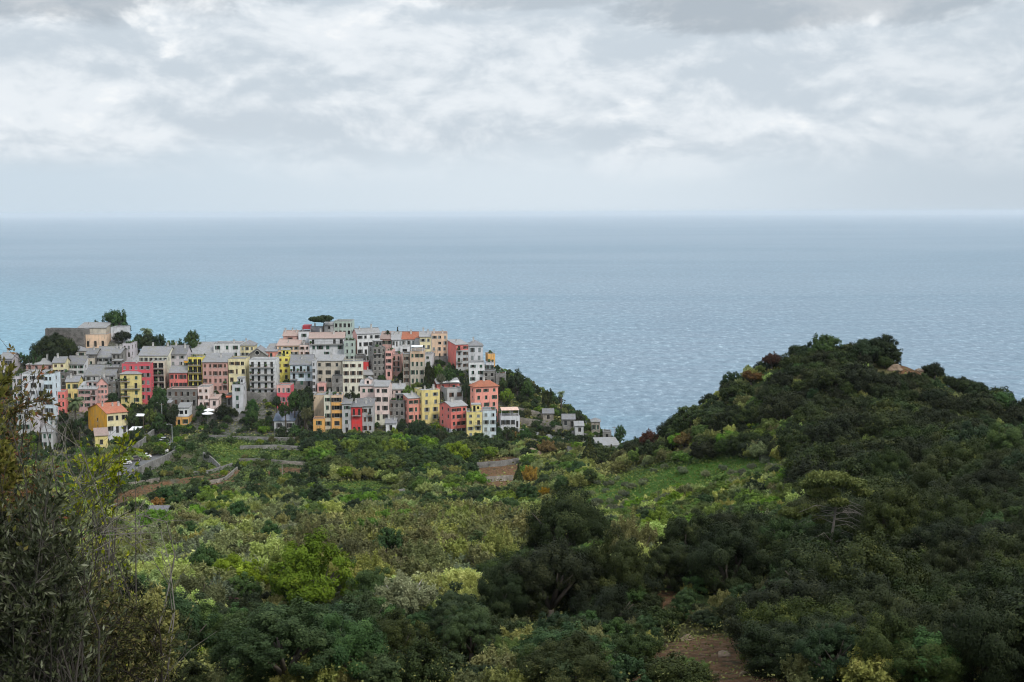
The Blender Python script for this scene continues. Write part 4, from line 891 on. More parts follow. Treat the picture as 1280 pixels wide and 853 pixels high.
def crown_mesh(seed, kind, n, size, mat, elong=1.5):
    rs = np.random.RandomState(seed); P, o, t = crown_points(rs, n, kind)
    V = leaf_quads(P, o, np.full(n, size), rs, elong); F = np.arange(len(V)).reshape(-1, 4)
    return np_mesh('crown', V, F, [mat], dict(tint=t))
def trunk_mesh(seed, kind, mat):
    """tapered trunk with limbs for a crown of half width 1 whose centre is the origin"""
    rnd = random.Random(seed); b = MB(); low = {'oak': -1.25, 'broad': -1.5, 'olive': -.95, 'feather': -.9, 'shrub': -.8}[kind]
    fork = Vector((rnd.uniform(-.1, .1), rnd.uniform(-.1, .1), -.55)); b.tube([(0, 0, low - .5), (.03, 0, low), fork], [.13, .11, .075], 7)
    for q in range(7 if kind in ('olive', 'feather') else 5):
        a = 2 * math.pi * (q + rnd.random() * .6) / 6; e = Vector((math.cos(a) * .55, math.sin(a) * .55, rnd.uniform(-.1, .4)))
        mid = fork.lerp(e, .5) + Vector((rnd.uniform(-.08, .08), rnd.uniform(-.08, .08), .08)); b.tube([fork, mid, e], [.06, .04, .018], 5)
        for _ in range(2):
            e2 = e + Vector((rnd.uniform(-.25, .25), rnd.uniform(-.25, .25), rnd.uniform(.05, .3))); b.tube([mid, e2], [.028, .009], 4)
    return b.mesh('trunk', [mat], smooth=True)
LM = dict(
 oak=leafmat('oak_leaves', (0.0088, 0.0154, 0.0055), (0.0231, 0.0374, 0.011), (0.0748, 0.0935, 0.0264), .10),
 olive=leafmat('olive_leaves', (0.1121, 0.1593, 0.0425), (0.2301, 0.3009, 0.092), (0.4248, 0.5074, 0.2006), .25),
 silver=leafmat('silver_leaves', (0.07, 0.092, 0.048), (0.135, 0.165, 0.092), (0.24, 0.275, 0.165), .2),
 heath=leafmat('heath_leaves', (0.0688, 0.085, 0.025), (0.15, 0.175, 0.0525), (0.3, 0.3125, 0.1063), .2),
 broad=leafmat('broad_leaves', (0.0168, 0.0384, 0.0144), (0.036, 0.072, 0.024), (0.078, 0.132, 0.042), .2),
 green=leafmat('fresh_leaves', (0.047, 0.1008, 0.0157), (0.1008, 0.1848, 0.0291), (0.1904, 0.3024, 0.056), .3),
 vine=leafmat('vine_leaves', (0.036, 0.072, 0.0216), (0.09, 0.156, 0.0384), (0.216, 0.276, 0.066), .25),
 lime=leafmat('lime_leaves', (0.035, 0.072, 0.012), (0.080, 0.140, 0.020), (0.19, 0.25, 0.045), .3),
 yellow=leafmat('yellow_leaves', (0.16, 0.12, 0.02), (0.28, 0.20, 0.03), (0.42, 0.30, 0.06), .3),
 rust=leafmat('rust_leaves', (0.045, 0.028, 0.014), (0.085, 0.050, 0.022), (0.15, 0.085, 0.035), .2),
 wine=leafmat('wine_leaves', (0.07, 0.015, 0.02), (0.12, 0.03, 0.035), (0.2, 0.06, 0.05), .2),
 pine=leafmat('pine_needles', (0.030, 0.060, 0.015), (0.06, 0.10, 0.022), (0.12, 0.17, 0.04), .2))
SPEC = {}   # species -> (crown variants fine, crown variants coarse, trunk)
def species(name, kind, mat, nv=3, fine=(22000, .040), coarse=(9000, .062), elong=1.5, bark=None):
    SPEC[name] = ([crown_mesh(hash_(name) + i, kind, fine[0], fine[1], LM[mat], elong) for i in range(nv)],
                  [crown_mesh(hash_(name) + 20 + i, kind, coarse[0], coarse[1], LM[mat], elong) for i in range(nv)],
                  [trunk_mesh(hash_(name) + 40 + i, kind, bark or M_bark) for i in range(2)], kind, mat)
def hash_(s): return sum(ord(c) * (i + 3) for i, c in enumerate(s)) % 5000
species('oak', 'oak', 'oak', 6, (60000, .024), (16000, .044))
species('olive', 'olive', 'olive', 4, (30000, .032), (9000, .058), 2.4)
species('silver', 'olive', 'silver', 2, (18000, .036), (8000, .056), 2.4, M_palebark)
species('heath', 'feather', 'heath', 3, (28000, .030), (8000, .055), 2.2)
species('broad', 'broad', 'broad', 4, (42000, .028), (13000, .050))
species('green', 'broad', 'green', 2, (36000, .030), (12000, .050))
species('lime', 'broad', 'lime', 2, (30000, .034), (8000, .060), 1.6)
species('yellow', 'feather', 'yellow', 1, (12000, .040), (6000, .060), 2.4)
species('rust', 'feather', 'rust', 2, (16000, .036), (7000, .055), 1.6)
species('wine', 'shrub', 'wine', 1, (14000, .040), (6000, .060))
INFO = dict(
 oak=('oak_tree', 'oak tree', 'holm oaks of the wooded hill'), olive=('olive_tree', 'olive tree', 'olive trees on the middle slope'),
 silver=('silver_shrub', 'shrub', 'silver-leaved shrubs on the slope'), heath=('heath_shrub', 'shrub', 'tree heath bushes on the slope'),
 broad=('broadleaf_tree', 'tree', 'dark broadleaf trees around the village'), green=('leafy_bush', 'bush', 'fresh green bushes'),
 lime=('lime_green_tree', 'tree', 'lime green bushes'), yellow=('yellow_bush', 'bush', 'yellow autumn bushes'),
 rust=('rust_bush', 'bush', 'rust brown bushes'), wine=('wine_red_bush', 'bush', 'wine red bushes'))
rt = random.Random(77)
def tree(sp, x, y, r, label, group=None, sq=1.0, sink=0.25, fine=None, z=None, tall=None):
    fineV, coarseV, tr, kind, _m = SPEC[sp]; nm, cat, grp = INFO[sp]
    gz = float(ground(x, y)) if z is None else z
    low = {'oak': 1.25, 'broad': 1.5, 'olive': .95, 'feather': .9, 'shrub': .8}[kind] - sink
    if tall: low += tall
    root = tag(empty(nm, (x, y, gz), rt.uniform(0, 6.28)), label, cat, group or grp)
    d = math.hypot(x, y); use = fineV if (fine if fine is not None else r * FPX / d > 34) else coarseV
    s = Vector((r * rt.uniform(.85, 1.3), r * rt.uniform(.85, 1.25), r * sq * rt.uniform(.85, 1.3)))
    c = link('crown', rt.choice(use), None, root); c.location = (0, 0, low * r * sq); c.scale = s
    t = link('trunk', rt.choice(tr), None, root); t.location = (0, 0, low * r * sq); t.scale = (s.x, s.y, s.z * (1.0 if not tall else 1.0 + tall / 1.6))
    return root
SPECIAL = [(1106,456,11,'oak','dark oak on the summit left of the bare patch',.9),(1168,464,12,'oak','dark oak on the summit right of the bare patch',.9),(1188,480,10,'oak','dark oak where the summit starts falling to the right of the bare patch',.9),
 (392,735,56,'lime','large lime green tree in the middle of the lower slope',1.0),(345,728,26,'lime','yellowish lime bush touching the large lime green tree',1.2),(508,752,42,'silver','pale shrub with a fan of bare whitish stems',.9),
 (684,562,13,'yellow','tawny yellow bush behind the seaward gardens',.9),(662,598,13,'yellow','tawny upright bush where the two slopes meet',1.3),(753,575,15,'lime','yellow-green bush below the corrugated shed',1.1),
 (640,545,8,'yellow','small tawny bush under the icy blue front house',.8),(681,618,9,'yellow','small orange-yellow bush on the edge of the meadow',1.0),(197,631,11,'yellow','tawny bush above the garden hut',.8),
 (855,553,14,'yellow','yellow bush on the left flank of the wooded hill',.9),(965,452,14,'rust','rusty brown treetop left of the wooded summit',.9),(940,474,15,'rust','rusty brown tree lower on the left skyline of the hill',.7),
 (812,546,13,'rust','rusty brown bush at the seaward foot of the wooded hill',.8),(288,765,20,'wine','wine red bush beneath the olives',.8),(312,778,16,'wine','second wine red bush, lower and darker',.8),
 (640,822,32,'green','green round bush at the bottom beside the earth bank',.9),(865,842,24,'green','small green bush growing on the bare earth bank',.8),(262,838,34,'green','bright green leafy bush at the bottom edge',.7),
 (420,640,16,'olive','pale olive at the lower end of the gardens',.9),(497,810,44,'oak','dark oak over the small earth bank',1.0),(628,752,38,'oak','separate rounded oak in the hollow before the big dark clump',1.1),
 (706,668,52,'oak','pointed-topped dark oak in the middle of the slope',1.15),(690,730,60,'oak','massive dark oak under the pointed-topped one',1.0),(910,710,60,'oak','big dark oak above the bare earth bank',1.0),(760,780,44,'oak','dark oak on the left edge of the earth bank',1.1)]
SPECIAL = [q + (hit(q[0], q[1] + q[2] * .5).y * (.97 if q[2] > 20 else 1),) for q in SPECIAL]
# ------------------------------------------------------------------ the wood on the hill, the olives, the heath
def poisson(x0, x1, y0, y1, rfun, seed, tries=60000):
    rs = np.random.RandomState(seed); cell = 2.0; grid = {}; out = []
    xs = rs.uniform(x0, x1, tries); ys = rs.uniform(y0, y1, tries); rr = rfun(xs, ys)
    for x, y, r in zip(xs, ys, rr):
        if r <= 0: continue
        gx, gy = int(x // cell), int(y // cell); k = int(r * 1.3 // cell) + 1; ok = True
        for i in range(gx - k, gx + k + 1):
            for j in range(gy - k, gy + k + 1):
                for (qx, qy, qr) in grid.get((i, j), ()):
                    if (qx - x) ** 2 + (qy - y) ** 2 < ((r + qr) * .5) ** 2: ok = False; break
                if not ok: break
            if not ok: break
        if ok: grid.setdefault((gx, gy), []).append((x, y, r)); out.append((x, y, r))
    return np.array(out)
def line_of_sight(x, y, z):
    """fraction test: is the point above the ground line seen from the camera"""
    ok = np.ones(len(x), bool)
    for t in np.linspace(.1, .985, 70):
        gz = ground(x * t, y * t); lz = CAM_H + (z - CAM_H) * t; ok &= lz > gz - .3
    return ok
def wanted(px, py, Y, rs):
    """spacing and species for a ground point seen at px, py"""
    n = len(px); sp = np.full(n, '', dtype=object); r = np.zeros(n); u = rs.rand(n)
    oak = region('oak', px, py) & (Y < 345); front = region('frontwood', px, py) & (Y > 380)
    lush_ = region('lush', px, py) & (Y < 330); gard = region('garden', px, py) & (Y > 295); vill = region('village', px, py) & (Y > 425)
    sea_ = region('seaslope', px, py) & (Y > 425)
    near = Y < 78
    rest = ~(oak | front | lush_ | gard | vill | sea_)
    sp[oak] = 'oak'; r[oak] = 1.5 + 1.9 * rs.rand(oak.sum()) ** 1.5
    fringe = oak & (u > .86); sp[fringe] = np.where(rs.rand(fringe.sum()) < .6, 'heath', 'olive'); r[fringe] = 1.6
    sp[fringe & (Y < 150)] = 'broad'
    fringe = oak & (u < .07); sp[fringe] = 'broad'
    hg = oak & region('hillgreen', px, py) & (rs.rand(n) < .55); sp[hg] = np.where(rs.rand(hg.sum()) < .4, 'green', np.where(rs.rand(hg.sum()) < .5, 'olive', 'heath')); r[hg] = 1.2 + 1.0 * rs.rand(hg.sum())
    left = rest & (px < 1000)
    sp[left] = np.where(u[left] < .56, 'olive', np.where(u[left] < .78, 'heath', np.where(u[left] < .90, 'silver', np.where(u[left] < .94, 'green', 'broad'))))
    r[left] = 1.3 + 1.1 * rs.rand(left.sum())
    ml = left & (px > 640) & (py < 700); r[ml] = .9 + .7 * rs.rand(ml.sum()); um = rs.rand(ml.sum()); sp[ml] = np.where(um < .34, 'green', np.where(um < .66, 'olive', np.where(um < .80, 'silver', 'heath')))
    hb = left & (py > 655) & (py < 760) & (px > 380) & (px < 680) & (u < .75); sp[hb] = 'heath'; r[hb] = 1.9 + u[hb]
    dk = left & (py > np.where(px < 330, 815, 790)) & (px > 150); sp[dk] = np.where(u[dk] < .7, 'broad', 'oak'); r[dk] = 1.6 + 1.0 * u[dk]
    sp[rest & ~left] = 'oak'; r[rest & ~left] = 2.2
    up = left & (Y > 270); sp[up] = np.where(u[up] < .28, 'broad', np.where(u[up] < .6, 'olive', np.where(u[up] < .82, 'heath', 'green'))); r[up] = 1.3 + 1.3 * rs.rand(up.sum())
    sp[front] = np.where(u[front] < .85, 'broad', 'green'); r[front] = 2.4 + 1.5 * u[front]
    g = gard; sp[g] = np.where(rs.rand(g.sum()) < .45, 'broad', np.where(rs.rand(g.sum()) < .5, 'green', 'heath')); r[g] = .9 + .9 * rs.rand(g.sum())
    v = vill; sp[v] = np.where(rs.rand(v.sum()) < .7, 'broad', 'green'); r[v] = .8 + .9 * rs.rand(v.sum())
    s = sea_ ; sp[s] = np.where(u[s] < .6, 'broad', np.where(u[s] < .85, 'green', 'heath')); r[s] = .9 + 1.0 * rs.rand(s.sum())
    l = lush_ & (u < .03); sp[l] = 'silver'; r[l] = .8
    for k in PG:
        if k.startswith('bed'): q = region(k, px, py) & (Y > 290); sp[q] = ''; r[q] = 0
        if k.startswith('dirt'): q = region(k, px, py); sp[q] = ''; r[q] = 0
    return sp, r
PINE_Y = hit(1034, 716).y - 3
rsg = np.random.RandomState(9)
N_ = 140000; u_ = rsg.rand(N_)
yy = 50 + (500 - 50) * rsg.rand(N_) ** 1.15; xx = (rsg.rand(N_) - .5) * 2 * (.40 * yy + 12)
zz = ground(xx, yy); px_, py_, d_ = project(np.c_[xx, yy, zz + 1])
vis = line_of_sight(xx, yy, zz + 5.0) & (py_ > 380) & (py_ < 960)
xx, yy, zz, px_, py_ = xx[vis], yy[vis], zz[vis], px_[vis], py_[vis]
pgx, pgy, _ = project(np.c_[xx, yy, zz])
SPN, RR = wanted(pgx, pgy, yy, rsg)
HX = [(r_.matrix_world.translation if False else r_.location, w, d, r_.rotation_euler.z) for r_, w, d, h_ in houses]
def near_house(x, y, m=1.5):
    for L_, w, d, a in HX:
        dx, dy = x - L_.x, y - L_.y; u, v = dx * math.cos(a) + dy * math.sin(a), -dx * math.sin(a) + dy * math.cos(a)
        if -m < u < w + m and -m < v < d + m: return True
    return False
drop = np.zeros(len(xx), bool)
for k_, w_ in (('dirt2', 1.2), ('dirt10', 1.1), ('dirt11', 1.35), ('dirt3', 1.3), ('dirt1', 1.5), ('dirt4', .8), ('dirt5', 1.2), ('dirt7', 1.2)):
    for f_ in (.7, w_): qx, qy, _ = project(np.c_[xx, yy, zz + RR * f_]); drop |= region(k_, qx, qy)
cx_, cy_, cd_ = project(np.c_[xx, yy, zz + RR * .8])
for s_ in SPECIAL:
    R_ = s_[2] + .55 * RR * FPX / cd_; drop |= ((cx_ - s_[0]) ** 2 + (cy_ - s_[1]) ** 2 < R_ ** 2) & (yy < s_[6] + 2)
region_s = region('seaslope', pgx, pgy) & (yy > 425); drop |= ((cx_ - 1050) ** 2 / 60 ** 2 + (cy_ - 678) ** 2 / 42 ** 2 < 1) & (yy < PINE_Y + 1)
gar_ = region('garden', pgx, pgy) & (yy > 295); vil_ = region('village', pgx, pgy) & (yy > 425)
thin = np.random.RandomState(4).rand(len(xx))
thin = np.random.RandomState(14).rand(len(xx)); cell = {}; PL = []
for i in range(len(xx)):
    r = RR[i]
    if r <= 0 or drop[i]: continue
    x, y = xx[i], yy[i]; gx, gy = int(x // 4), int(y // 4); ok = True
    for a in (-2, -1, 0, 1, 2):
        for b in (-2, -1, 0, 1, 2):
            for q in cell.get((gx + a, gy + b), ()):
                if (q[0] - x) ** 2 + (q[1] - y) ** 2 < ((.52 if SPN[i] == 'oak' else .58) * (r + q[2])) ** 2: ok = False; break
            if not ok: break
        if not ok: break
    if not ok or (y > 420 and near_house(x, y, r * .7)): continue
    q = (x, y, r, SPN[i], pgx[i], pgy[i]); cell.setdefault((gx, gy), []).append(q)
    if not (gar_[i] and thin[i] > .14) and not (vil_[i] and thin[i] > .5) and not (region_s[i] and thin[i] > .55): PL.append(q)
print('PLANTS', len(PL), {s: sum(1 for p in PL if p[3] == s) for s in INFO})
CAP = dict(oak=295, olive=290, heath=280, broad=200, silver=80, green=80)
LAB = dict(oak='dark green rounded holm oak, one of the dense wood on the hill', olive='grey-green feathery olive tree among others on the middle slope',
 silver='pale silvery green shrub among the olives', heath='brownish green upright heath bush among others on the slope',
 broad='dark broadleaf tree among others on the slope under the village', green='fresh green leafy bush among darker ones on the slope')
rest_ = {}
def zoned(s, p):
    px, py, Y = p[4], p[5], p[1]; far = Y > 285
    if s == 'oak':
        z = ('on the skyline of the wooded summit' if py < 485 else 'on the seaward shoulder of the wooded hill' if px < 960 and py < 560 else 'high on the wooded hill under the summit' if py < 570 and px < 1150 else
             'high on the steep far flank of the wooded hill' if py < 600 else 'down the shaded steep flank beyond the half-dead pine' if px > 1060 else 'around the half-dead pine' if px > 960 else 'between the meadow and the earth bank' if px > 760 else 'in the dark clump at the middle of the slope')
        return 'dark rounded holm oak ' + z
    big = 'larger' if p[2] > 1.7 else 'small'
    z = ('on the strip of slope by the sea' if far and px > 625 else 'between the village houses' if Y > 425 else 'in the terraced gardens' if far and px < 385 else 'in the dark wood below the front houses' if Y > 380 else 'beyond the valley bottom' if far else
         'around the bright meadow' if px > 660 and py < 700 else 'on the left part of the olive slope' if px < 330 else 'in the middle of the olive slope' if py < 770 and px < 560 else 'beside the dark central oaks' if py < 770 else 'at the bottom edge of the slope')
    return {'olive': big + ' grey-green feathery olive tree ', 'heath': big + ' brownish green heath bush ', 'broad': big + ' dark broadleaf tree ', 'silver': big + ' pale silvery shrub ', 'green': big + ' fresh green leafy bush '}[s] + z
for s in CAP:
    ps = [p for p in PL if p[3] == s]; inside = lambda p: -30 < p[4] < 1310 and p[5] < 890
    ps.sort(key=lambda p: -(p[2] / math.hypot(p[0], p[1])) * (1 if inside(p) else .01))
    for p in ps[:CAP[s]]:
        tree(s, p[0], p[1], p[2], zoned(s, p), sq={'oak': .95, 'broad': .9, 'olive': .95, 'heath': 1.15, 'silver': .9, 'green': .9}[s], sink=.55 if s in ('oak', 'broad') else .35)
    rest_[s] = ps[CAP[s]:]
# what is left over reads as one mass
# a lower storey of shrubs fills the gaps near the camera
us = np.random.RandomState(88); c2 = {}
for i in np.nonzero((yy < 190) & (RR > 0) & (us.rand(len(yy)) < .45))[0]:
    x, y = xx[i], yy[i]; r = .55 + .75 * us.rand(); gx, gy = int(x // 2), int(y // 2)
    if drop[i] and us.rand() < .35: continue
    if any((q[0] - x) ** 2 + (q[1] - y) ** 2 < (.55 * (r + q[2])) ** 2 for a in (-1, 0, 1) for b in (-1, 0, 1) for q in c2.get((gx + a, gy + b), ())): continue
    c2.setdefault((gx, gy), []).append((x, y, r)); s = (('broad', 'heath', 'green', 'olive', 'heath', 'broad') if pgy[i] < 725 else ('broad', 'oak', 'heath', 'oak', 'broad', 'heath'))[us.randint(6)]; rest_[s].append((x, y, r, s, pgx[i], pgy[i]))
print('LOWER', sum(len(v) for v in c2.values()))
def mass(name, items, sp, sqz, label, cat):
    """one object: every crown of it is a copy, spread over its own points, of crowns standing in the scene"""
    if not items: return
    rs = np.random.RandomState(len(items)); n = len(items); A = np.array([(p[0], p[1], p[2]) for p in items], float)
    kind = SPEC[sp][3]; low = {'oak': .75, 'broad': .95, 'olive': .6, 'feather': .5}[kind]
    A = np.c_[A[:, :2], ground(A[:, 0], A[:, 1]) + low * A[:, 2] * sqz, A[:, 2]]
    me = bpy.data.meshes.new(name); me.vertices.add(n); me.vertices.foreach_set('co', A[:, :3].astype(np.float32).ravel())
    def at_(nm, ty, arr, key='value'): a = me.attributes.new(nm, ty, 'POINT'); a.data.foreach_set(key, arr.ravel())
    s = A[:, 3:4] * rs.uniform(.9, 1.12, (n, 3)) * np.array([1, 1, sqz])
    at_('size', 'FLOAT_VECTOR', s.astype(np.float32), 'vector'); at_('turn', 'FLOAT_VECTOR', np.c_[np.zeros(n), np.zeros(n), rs.rand(n) * 6.28].astype(np.float32), 'vector')
    src = []
    for m in SPEC[sp][1]:
        o = next((o for o in col.objects if o.data == m), None)
        if o: src.append(o)
    if not src: src = [next(o for o in col.objects if o.data in SPEC[sp][0])]
    at_('pick', 'INT', rs.randint(0, len(src), n).astype(np.int32))
    o = link(name, me, LM[SPEC[sp][4]]); tag(o, label, cat, kind='stuff')
    g = bpy.data.node_groups.new(name, 'GeometryNodeTree'); g.interface.new_socket('Geometry', in_out='INPUT', socket_type='NodeSocketGeometry'); g.interface.new_socket('Geometry', in_out='OUTPUT', socket_type='NodeSocketGeometry')
    N = g.nodes; gi, go = N.new('NodeGroupInput'), N.new('NodeGroupOutput'); ip = N.new('GeometryNodeInstanceOnPoints'); jg = N.new('GeometryNodeJoinGeometry')
    for q in src[::-1]:
        oi = N.new('GeometryNodeObjectInfo'); oi.transform_space = 'ORIGINAL'; oi.inputs['Object'].default_value = q; oi.inputs['As Instance'].default_value = True; g.links.new(oi.outputs['Geometry'], jg.inputs[0])
    def na(nm, ty): q = N.new('GeometryNodeInputNamedAttribute'); q.data_type = ty; q.inputs['Name'].default_value = nm; return q.outputs['Attribute']
    g.links.new(gi.outputs[0], ip.inputs['Points']); g.links.new(jg.outputs[0], ip.inputs['Instance']); ip.inputs['Pick Instance'].default_value = True
    g.links.new(na('pick', 'INT'), ip.inputs['Instance Index']); er = N.new('FunctionNodeEulerToRotation'); g.links.new(na('turn', 'FLOAT_VECTOR'), er.inputs[0]); g.links.new(er.outputs[0], ip.inputs['Rotation']); g.links.new(na('size', 'FLOAT_VECTOR'), ip.inputs['Scale'])
    g.links.new(ip.outputs[0], go.inputs[0]); md = o.modifiers.new('spread', 'NODES'); md.node_group = g; return o
mass('oak_woodland', rest_['oak'], 'oak', .95, 'far edge of the dense dark holm oak wood on the hill', 'woodland')
mass('olive_scrub', rest_['olive'], 'olive', .95, 'mass of small grey-green olive scrub on the middle slope', 'scrub')
mass('silver_scrub', rest_['silver'], 'silver', .95, 'mass of pale silvery scrub between the olives', 'scrub')
mass('heath_scrub', rest_['heath'], 'heath', 1.1, 'mass of brownish green heath scrub on the slope', 'scrub')
mass('broadleaf_thicket', rest_['broad'], 'broad', .9, 'dark green thicket filling the gaps below the village', 'thicket')
mass('green_thicket', rest_['green'], 'green', .9, 'fresh green thicket scattered over the slope', 'thicket')
# ---- low ground cover over the whole slope
def ground_cover():
    rs = np.random.RandomState(31); N0 = 680000
    Y = np.where(np.arange(N0) < 160000, 49 + 85 * rs.rand(N0), 50 + 450 * rs.rand(N0) ** .8); X = (rs.rand(N0) - .5) * 2 * (.39 * Y + 6); Z = ground(X, Y)
    px, py, d = project(np.c_[X, Y, Z]); bare_ = np.zeros(N0, bool)
    for k in PG:
        if k.startswith('dirt'): bare_ |= region(k, px, py)
    vill = region('village', px, py) & (Y > 425); lus = region('lush', px, py) & (Y < 330); gard = region('garden', px, py) & (Y > 295)
    for k in PG:
        if k.startswith('bed'): lus |= region(k, px, py) & (Y > 290)
    # clumpy: keep by a cell hash noise
    g = blur(rs.rand(240, 240), 1); ci = (X * .35 % 240).astype(int); cj = (Y * .35 % 240).astype(int); nz = g[ci, cj]
    keep = (py < 930) & (~bare_ | (rs.rand(N0) < np.where(Y < 150, .35, .08))) & ((nz > .47) | lus | gard | (rs.rand(N0) < .3)) & (~vill | (rs.rand(N0) < .35)) & line_of_sight(X, Y, Z + 1.5)
    rise_ = (ground(X, Y + 1.2) - ground(X, Y - 1.2)) / 2.4; keep &= ~(gard & (rise_ > .62) & (rs.rand(N0) < .92))
    oakr = region('oak', px, py); keep &= ~oakr | (rs.rand(N0) < .5)
    X, Y, Z, lus, gard, nz = X[keep], Y[keep], Z[keep], lus[keep], gard[keep], nz[keep]; n = len(X)
    h = np.where(lus, .5, np.where(gard, .75, .8)) * (.4 + 1.4 * np.clip((nz - .35) * 3, 0, 1)); size = np.clip(Y * .0013, .07, .55) * np.where(lus, .8, 1)
    C = np.c_[X, Y, Z + rs.rand(n) * h]; o = unit(rs, n); o[:, 2] = np.abs(o[:, 2]) + .3; o /= np.linalg.norm(o, axis=1, keepdims=True)
    for name, m, mat, lab, cat in (('meadow_grass', lus, LM['green'], 'bright green low growth in the clearing on the hillside', 'grass'),
                              ('garden_vines', gard & ~lus, LM['vine'], 'dark green vines and crops covering the terraced gardens', 'vines'),
                              ('undergrowth', ~(lus | gard), LM['heath'], 'low mixed undergrowth covering the slopes between the trees', 'undergrowth')):
        c, oo, s, k = C[m], o[m], size[m], m.sum(); V = leaf_quads(c, oo, s, rs, 1.5)
        t = np.clip(nz[m] * .9 + rs.rand(k) * .5 - .2, 0, 1) * np.where(Y[m] < 120, .45, 1)
        q = link(name, np_mesh(name, V, np.arange(len(V)).reshape(-1, 4), [mat], dict(tint=t))); tag(q, lab, cat, kind='stuff')
    print('COVER', n)
ground_cover()
# ------------------------------------------------------------------ single trees of the village and the slope
def crown_tree(px, py, rpx, Y, sp, label, group=None, sq=.9, name=None, cat=None, minh=.6):
    """crown centre seen at px, py with half width rpx, at distance Y"""
    fineV, coarseV, tr, kind, _m = SPEC[sp]; nm, ct, grp = INFO[sp]; c = at(px, py, Y); r = rpx * Y / FPX
    gz = float(ground(c.x, c.y)); h = max(c.z - gz, minh * r); rz = r * sq
    if h > 1.05 * rz:                                   # foliage hangs low: stretch the crown towards the ground
        top = h + rz; rz = min(top * .53, 1.9 * r * max(sq, .8)); h = top - rz
    root = tag(empty(name or nm, (c.x, c.y, gz), rt.uniform(0, 6.28)), label, cat or ct, group or grp)
    o = link('crown', rt.choice(fineV if rpx > 16 else coarseV), None, root); o.location = (0, 0, h); o.scale = (r, r * rt.uniform(.85, 1.1), rz)
    t = link('trunk', rt.choice(tr), None, root); t.location = (0, 0, h); t.scale = (r, r, rz)
    if h > rz * 1.2: b = MB(); b.tube([(0, 0, -1), (0, 0, h - rz * .9)], [r * .13, r * .1], 7); link('stem', b.mesh('stem', [M_bark]), None, root)
    return root
